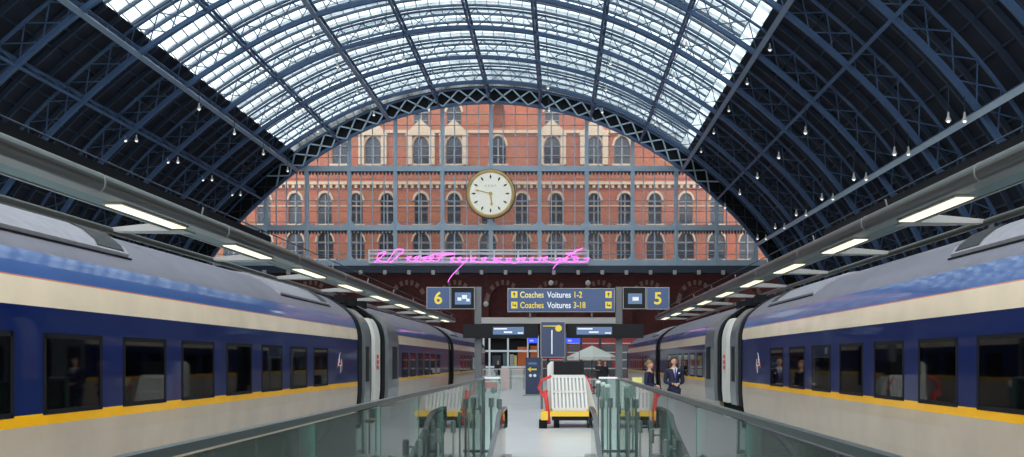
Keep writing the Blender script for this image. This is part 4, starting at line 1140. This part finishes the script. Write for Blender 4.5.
def person(label, loc, yaw, H, pose='clasped', hair='short', hairmat='hair_brown', jacket='navy', trousers='navy', detail=.008, female=False, tie=True, group=None):
    k = H / 1.78; t = thing('person', label, 'person', loc, group); t.rotation_euler = (0, 0, yaw)
    def V(x, y, z): return (x * k, y * k, z * k)
    # faces local -y
    sh = .185 if not female else .165
    if pose == 'clasped':
        elb = lambda s: V(s * .25, .02, 1.10); wr = lambda s: V(s * .065, -.20, 1.06)
    elif pose == 'phone':
        elb = lambda s: V(s * .22, -.02, 1.12); wr = lambda s: V(s * .10, -.24, 1.20)
    else:
        elb = lambda s: V(s * .26, .03, 1.12); wr = lambda s: V(s * .25, -.06, .87)
    nodes = [(V(0, 0, .96), (.135 * k, .10 * k)), (V(0, 0, 1.12), (.125 * k, .09 * k)), (V(0, .0, 1.30), (.15 * k, .105 * k)), (V(0, .01, 1.42), (.12 * k, .085 * k)), (V(0, .012, 1.50), .055 * k), (V(0, -.005, 1.58), .05 * k)]
    edges = [(0, 1), (1, 2), (2, 3), (3, 4), (4, 5)]
    for s in (-1, 1):
        b0 = len(nodes)
        nodes += [(V(s * sh, .01, 1.41), .055 * k), (elb(s), .04 * k), (wr(s), .026 * k)]
        edges += [(3, b0), (b0, b0 + 1), (b0 + 1, b0 + 2)]
        b0 = len(nodes)
        nodes += [(V(s * .09, 0, .88), .085 * k), (V(s * .105, -.01, .50), .055 * k), (V(s * .11, .02, .09), .038 * k), (V(s * .12, -.12, .035), .033 * k)]
        edges += [(0, b0), (b0, b0 + 1), (b0 + 1, b0 + 2), (b0 + 2, b0 + 3)]
    ex = MB()
    def E(c_, r, sq, n=16): ex.ball(V(*c_), r * k, n, sq)
    E((0, -.005, 1.675), .098, (.80, .98, 1.12)); E((0, -.03, 1.615), .062, (.85, .95, .9))    # cranium, jaw
    E((0, -.103, 1.652), .017, (.7, 1.1, 1.4), 8)                                          # nose
    for s in (-1, 1): E((s * .079, .005, 1.66), .026, (.35, .7, 1.1), 8); E((s * .03, -.092, 1.69), .014, (1.3, .6, .5), 8)
    E((0, -.088, 1.607), .02, (1.2, .5, .35), 8)
    for s in (-1, 1):
        w_ = Vector(wr(s)); e_ = Vector(elb(s)); dr = (w_ - e_).normalized()
        pc = w_ + dr * .05 * k; ex.ball(pc, .042 * k, 12, (.8, 1, .75))
        sd = dr.cross(Vector((0, 0, 1))).normalized() if abs(dr.z) < .9 else Vector((0, 1, 0))
        for q in range(4):
            L = (.062, .072, .068, .052)[q] * k; st = pc + dr * .025 * k + sd * (q - 1.5) * .019 * k
            dn_ = Vector((0, 0, -1)) if pose != 'down' else Vector((-s, 0, 0))
            ex.tube([st, st + dr * L * .5, st + dr * L * .75 + dn_ * L * .35, st + dr * L * .7 + dn_ * L * .75], [.0095 * k, .009 * k, .0085 * k, .007 * k], 7)
        ex.tube([w_ + dr * .02 * k, w_ + dr * .05 * k + sd * -.045 * k * s, w_ + dr * .085 * k + sd * -.05 * k * s], [.012 * k, .011 * k, .008 * k], 7)
    me = skin_mesh(nodes, edges, detail, ex); me.materials.clear(); me.materials.append(M['skin'])
    o = bpy.data.objects.new('body', me); COL.objects.link(o); o.parent = t
    # jacket
    jn = [(V(0, 0, .98), (.165 * k, .125 * k)), (V(0, 0, 1.14), (.15 * k, .115 * k)), (V(0, 0, 1.30), (.175 * k, .125 * k)), (V(0, .01, 1.43), (.13 * k, .095 * k)), (V(0, .012, 1.475), .068 * k), (V(0, 0, .86), (.18 * k, .135 * k))]
    je = [(0, 1), (1, 2), (2, 3), (3, 4), (0, 5)]
    for s in (-1, 1):
        b0 = len(jn); e_ = Vector(elb(s)); w_ = Vector(wr(s)); cu = e_.lerp(w_, .92)
        jn += [(V(s * sh, .01, 1.405), .078 * k), (elb(s), .06 * k), (tuple(cu), .042 * k)]; je += [(3, b0), (b0, b0 + 1), (b0 + 1, b0 + 2)]
    me = skin_mesh(jn, je, detail * 1.3); me.materials.clear(); me.materials.append(M[jacket]); o = bpy.data.objects.new('jacket', me); COL.objects.link(o); o.parent = t
    # trousers + shoes
    tn = [(V(0, 0, .93), (.15 * k, .115 * k))]; te = []
    for s in (-1, 1):
        b0 = len(tn); tn += [(V(s * .09, 0, .86), .10 * k), (V(s * .105, -.01, .50), .078 * k), (V(s * .11, .02, .12), .065 * k)]; te += [(0, b0), (b0, b0 + 1), (b0 + 1, b0 + 2)]
    me = skin_mesh(tn, te, detail * 1.5); me.materials.clear(); me.materials.append(M[trousers]); o = bpy.data.objects.new('trousers', me); COL.objects.link(o); o.parent = t
    for s in (-1, 1):
        b = MB(); b.ball(V(s * .118, -.06, .045), .055 * k, 12, (.85, 2.5, .8)); o = b.build('shoe', 'black', None, True); o.parent = t
    # hair: shell over cranium
    b = MB(); n = 16; vs = []; rows_ = 7
    for i in range(rows_ + 1):
        for j in range(n):
            a = 2 * PI * j / n; back = (1 + math.sin(a)) / 2      # sin=+1 at back (+y)
            lim = (.36 + .30 * back) * PI; th = lim * i / rows_ + .01
            vs.append(V(.108 * .84 * math.sin(th) * math.cos(a), .005 + .108 * 1.02 * math.sin(th) * math.sin(a), 1.685 + .115 * 1.05 * math.cos(th)))
    b.add(vs, [(i * n + j, i * n + (j + 1) % n, (i + 1) * n + (j + 1) % n, (i + 1) * n + j) for i in range(rows_) for j in range(n)] + [tuple(range(n))])
    if hair == 'bun': b.ball(V(0, .12, 1.68), .05 * k, 12)
    o = b.build('hair', hairmat, None, True); o.parent = t
    sd_ = o.modifiers.new('sol', 'SOLIDIFY'); sd_.thickness = .012; sd_.offset = -1
    if tie:
        b = MB(); b.prism([(-.06 * k, 1.49 * k), (.06 * k, 1.49 * k), (0, 1.22 * k)], 'y', -.128 * k, -.09 * k); o = b.build('shirt', 'shirt', None); o.parent = t
        b = MB(); b.prism([(-.016 * k, 1.475 * k), (.016 * k, 1.475 * k), (.026 * k, 1.27 * k), (0, 1.23 * k), (-.026 * k, 1.27 * k)], 'y', -.134 * k, -.126 * k); o = b.build('tie', 'tie', None); o.parent = t
        b = MB(); b.box(.085 * k, .13 * k, -.125 * k, -.10 * k, 1.335 * k, 1.36 * k); o = b.build('pocket_square', 'sign_white', None); o.parent = t
    return t
person('man in navy suit, white shirt and purple tie, hands clasped, beside the right train', (3.08, 27.0, 0), math.radians(8), 1.79, 'clasped', hairmat='hair_brown')
person('person in navy jacket with tied-back hair, facing the man in the suit', (2.44, 27.2, 0), math.radians(62), 1.69, 'clasped', 'bun', 'hair_blond', female=True, tie=False)
person('distant person in black clothes beneath the white parasol', (597.5 / 1000 * 55 - 560 * .055 + .1, 55, 0), math.radians(-30), 1.74, 'phone', hairmat='hair_blond', jacket='black_cloth', trousers='black_cloth', detail=.014, tie=False)
person('distant person in dark coat just right of the parasol pole', ((605 - 560) * .058, 58, 0), math.radians(40), 1.70, 'down', hairmat='hair_brown', jacket='black_cloth', trousers='black_cloth', detail=.014, tie=False, female=True)
person('distant person in a dark jacket by the kiosk, left of the totem', ((498 - 560) * .075, 75, 0), math.radians(20), 1.75, 'down', hairmat='hair_brown', jacket='black_cloth', trousers='black_cloth', detail=.016, tie=False)

# ------------------------------------------------------------------ concourse objects
# parasol
d = 62.0
par = thing('parasol', 'large cream cafe parasol open on the concourse behind the cart', 'parasol', (P(592, 0, d).x, d, 0))
cx_ = P(592, 0, d).x; b = MB(); zt = P(0, 345.5, d).z; ze = P(0, 357, d).z; n = 8; vs = [(cx_, d, zt)]
for j in range(n):
    a = 2 * PI * j / n; vs.append((cx_ + 1.6 * math.cos(a), d + 1.6 * math.sin(a), ze))
for j in range(n):
    a = 2 * PI * j / n; vs.append((cx_ + 1.6 * math.cos(a), d + 1.6 * math.sin(a), ze - .15))
b.add(vs, [(0, 1 + j, 1 + (j + 1) % n) for j in range(n)] + [(1 + j, 1 + n + j, 1 + n + (j + 1) % n, 1 + (j + 1) % n) for j in range(n)]); b.build('canopy', 'canvas', par)
MB().cyl((cx_, d, 0), (cx_, d, zt + .1), .03, n=8).build('pole', 'post_grey', par)
b = MB()
for j in range(n):
    a = 2 * PI * j / n; b.bar((cx_, d, zt - .45), (cx_ + 1.5 * math.cos(a), d + 1.5 * math.sin(a), ze - .0), .02, .02)
b.build('ribs', 'post_grey', par)
MB().cyl((cx_, d, 0), (cx_, d, .1), .35, n=20).build('base', 'post_grey', par)
# cafe chairs and tables
def cafe_chair(x, y, rz, lab):
    t = thing('cafe_chair', lab, 'chair', (0, 0, 0), 'black cafe chairs under the parasol')
    MB().box(-.22, .22, -.22, .22, .43, .47).build('seat', 'black_cloth', t)
    b = MB(); b.prism([(-.22, .5), (.22, .5), (.20, .92), (.1, .97), (-.1, .97), (-.20, .92)], 'y', .19, .225); b.build('backrest', 'black_cloth', t)
    for sx_ in (-1, 1):
        for sy in (-1, 1): MB().cyl((sx_ * .2, sy * .2, 0), (sx_ * .19, sy * .19, .93 if sy > 0 else .45), .014, n=6).build('leg', 'black', t)
    t.location = (x, y, 0); t.rotation_euler = (0, 0, rz)
cafe_chair((586 - 560) * .052, 52, .4, 'black cafe chair at the left of the pair in front of the parasol')
cafe_chair((601.5 - 560) * .050, 50, -.5, 'black cafe chair at the right of the pair in front of the parasol')
x = (594 - 560) * .051
t = thing('cafe_table', 'small round white-topped cafe table between the black chairs', 'table', (x, 51, 0))
MB().cyl((x, 51, .72), (x, 51, .75), .36, n=24).build('table_top', 'white_paint', t); MB().cyl((x, 51, 0), (x, 51, .72), .03, n=8).build('leg', 'black', t); MB().cyl((x, 51, 0), (x, 51, .03), .22, n=16).build('base', 'black', t)

# kiosk with white frame left of centre
d = 92.0
def kx(px): return (px - 560) * d / 1000
def kz(py): return EYE + (361 - py) * d / 1000
ki = thing('kiosk', 'white-framed glazed kiosk on the concourse left of the blue totem', 'kiosk', (kx(510), d, 0))
for px in (483.5, 489.5, 508, 528, 538):
    MB().box(kx(px) - .08, kx(px) + .08, d - .08, d + .08, 0, kz(336)).build('post', 'white_frame', ki)
for py in (337, 351, 367): MB().box(kx(483), kx(538.5), d - .06, d + .06, kz(py) - .09, kz(py) + .09).build('rail', 'white_frame', ki)
MB().box(kx(483), kx(538.5), d, d + 4, kz(336), kz(336) + .2).build('roof', 'iron_dark', ki)
MB().box(kx(483), kx(538.5), d + 2.5, d + 2.6, 0, kz(336)).build('back_panel', 'black', ki)
MB().box(kx(484), kx(538), d + .6, d + 1.2, 0, .95).build('counter', 'white_paint', ki)
cols = ['pane_dark', 'canopy_teal', 'orange', 'sign_pale_yellow', 'white_paint', 'canopy_teal', 'red']
for i, (pa, pb, z0, z1, m) in enumerate(((491, 500, 1.2, 2.2, 'iron_dark'), (502, 507, 1.0, 2.4, 'canopy_teal'), (509, 513, 1.0, 2.3, 'plaster'), (513.5, 516, 1.0, 2.2, 'sign_pale_yellow'), (517, 526.5, .6, 3.0, 'orange'), (530, 537.5, .6, 3.1, 'orange'))):
    MB().box(kx(pa), kx(pb), d + 1.4, d + 1.9, z0, z1).build('display_block', m, ki)
# red shopfront right of centre
d = 100.0
sh_ = thing('shopfront', 'red shopfront with white horizontal bands behind the parasol', 'shopfront', (kx(592), d, 0))
xa, xb = (541 - 560) * .1, (640 - 560) * .1
MB().box(xa, xb, d, d + .3, 0, 4.6).build('wall_panel', mat('shop_red', (0.42, 0.03, 0.03), .5), sh_)
for z0 in (.9, 1.75, 2.5, 3.4): MB().box(xa, xb, d - .12, d, z0, z0 + .09).build('white_band', 'white_frame', sh_)
for px in (548, 566, 581, 600, 617): MB().box((px - 560) * .1 - .12, (px - 560) * .1 + .12, d - .2, d, 0, 4.6).build('pilaster', 'iron_dark', sh_)
MB().box(xa, xb, d - .1, d - .02, .15, .8).build('lower_window', 'pane_dark', sh_)
for pa, pb, z0, z1 in ((544, 552, 1.1, 1.7), (569, 578, 2.65, 3.3), (584, 597, 1.0, 1.7), (603, 614, 2.65, 3.3), (603, 612, 1.0, 1.7), (556, 564, 3.5, 4.2), (620, 636, 1.0, 3.2)):
    MB().box((pa - 560) * .1, (pb - 560) * .1, d - .1, d - .02, z0, z1).build('shop_window', 'pane_dark', sh_)
# globe lamps
for px, py, lab in ((551, 283, 'round white globe lamp above the coaches sign'), (588, 283, 'round white globe lamp above the right end of the coaches sign'), (486, 304, 'round white globe lamp beside the left gantry post')):
    q = P(px, py, 112); t = thing('globe_lamp', lab, 'lamp', q)
    MB().ball(q, .30, 14).build('globe', 'plaster', t, True); MB().cyl(q + Vector((0, 0, .3)), Vector((q.x, q.y, gz(273))), .02, n=5).build('rod', 'iron_dark', t)
# red cart far left & pale planter
d = 52.0
def m_(px, py): return P(px, py, d)
t = thing('red_tug', 'small red luggage tug on the floor at the left of the concourse', 'vehicle', (m_(488, 0).x, d, 0))
b = MB(); x = m_(488, 0).x; b.prism([(x - .45, .25), (x + .45, .25), (x + .45, .55), (x + .1, .62), (x, .85), (x - .38, .85), (x - .45, .6)], 'y', d, d + .8); b.build('tug_body', 'red', t)
for s in (-.28, .28):
    MB().cyl((x + s, d - .03, .15), (x + s, d + .1, .15), .15, n=16).build('wheel', 'rubber', t); MB().cyl((x + s, d + .7, .15), (x + s, d + .83, .15), .15, n=16).build('wheel', 'rubber', t)
MB().box(x - .5, x + .5, d - .05, d + .85, .58, .64).build('bumper', 'white_paint', t)
d = 56.0; x = (505 - 560) * .056
t = thing('barrier_screen', 'pale pinkish waist-high barrier panel left of the blue totem', 'barrier', (x, d, 0))
MB().box(x - .22, x + .22, d, d + .06, .12, 1.30).build('panel', mat('pinkish', (.62, .48, .46), .6), t)
for s in (-.2, .2): MB().box(x + s - .02, x + s + .02, d - .2, d + .25, 0, .12).build('foot', 'steel', t)
# belt barrier rail to the left of totem
d = 60.0
t = thing('queue_railing', 'white metal queue railing on the floor behind the blue totem', 'railing', ((505 - 560) * .06, d, 0))
for px in (483, 497, 511, 524): MB().cyl(((px - 560) * .06, d, 0), ((px - 560) * .06, d, 1.2), .03, n=8).build('post', 'steel', t)
for z0 in (1.17, .75): MB().box((483 - 560) * .06, (524 - 560) * .06, d - .025, d + .025, z0, z0 + .05).build('rail', 'white_frame', t)
# service trolley behind the woman
x, d = (638.5 - 560) * .0275, 27.8
t = thing('service_trolley', 'small white service trolley just left of the two people', 'trolley', (x, d, 0))
MB().box(x - .22, x + .22, d - .2, d + .3, 1.02, 1.06).build('top_shelf', 'white_paint', t); MB().box(x - .2, x + .2, d - .18, d + .28, .35, .38).build('lower_shelf', 'white_paint', t)
MB().box(x - .15, x + .12, d - .1, d + .2, 1.06, 1.22).build('folded_vest', 'sign_pale_yellow', t)
for sx_ in (-.19, .19):
    for sy in (-.15, .25): MB().cyl((x + sx_, d + sy, .04), (x + sx_, d + sy, 1.02), .015, n=6).build('leg', 'steel', t)

# ------------------------------------------------------------------ light, camera
w = bpy.data.worlds.new('World'); scene.world = w; w.use_nodes = True
nt = w.node_tree; bg = nt.nodes['Background']
tc = nt.nodes.new('ShaderNodeTexCoord'); nz = nt.nodes.new('ShaderNodeTexNoise'); nz.inputs['Scale'].default_value = 2.5; nz.inputs['Detail'].default_value = 4
cr = nt.nodes.new('ShaderNodeValToRGB'); cr.color_ramp.elements[0].position = .35; cr.color_ramp.elements[0].color = (.80, .87, .92, 1)
cr.color_ramp.elements[1].position = .65; cr.color_ramp.elements[1].color = (1, 1, 1, 1)
nt.links.new(tc.outputs['Generated'], nz.inputs['Vector']); nt.links.new(nz.outputs['Fac'], cr.inputs[0]); nt.links.new(cr.outputs[0], bg.inputs['Color'])
bg.inputs['Strength'].default_value = 2.3

cd = bpy.data.cameras.new('Camera'); cam = bpy.data.objects.new('Camera', cd); COL.objects.link(cam)
cam.location = (0, 0, EYE); cam.rotation_euler = (PI / 2, 0, 0)
cd.sensor_width = 36; cd.lens = 36 * 1000 / 1024; cd.shift_x = -48 / 1024; cd.shift_y = (361 - 228.5) / 1024
cd.clip_end = 600; cd.clip_start = 0.05
scene.camera = cam
scene.view_settings.view_transform = 'Standard'; scene.view_settings.look = 'None'
scene.view_settings.exposure = 0.5; scene.view_settings.gamma = 1.0
scene.view_settings.use_curve_mapping = False
scene.cycles.transparent_max_bounces = 16
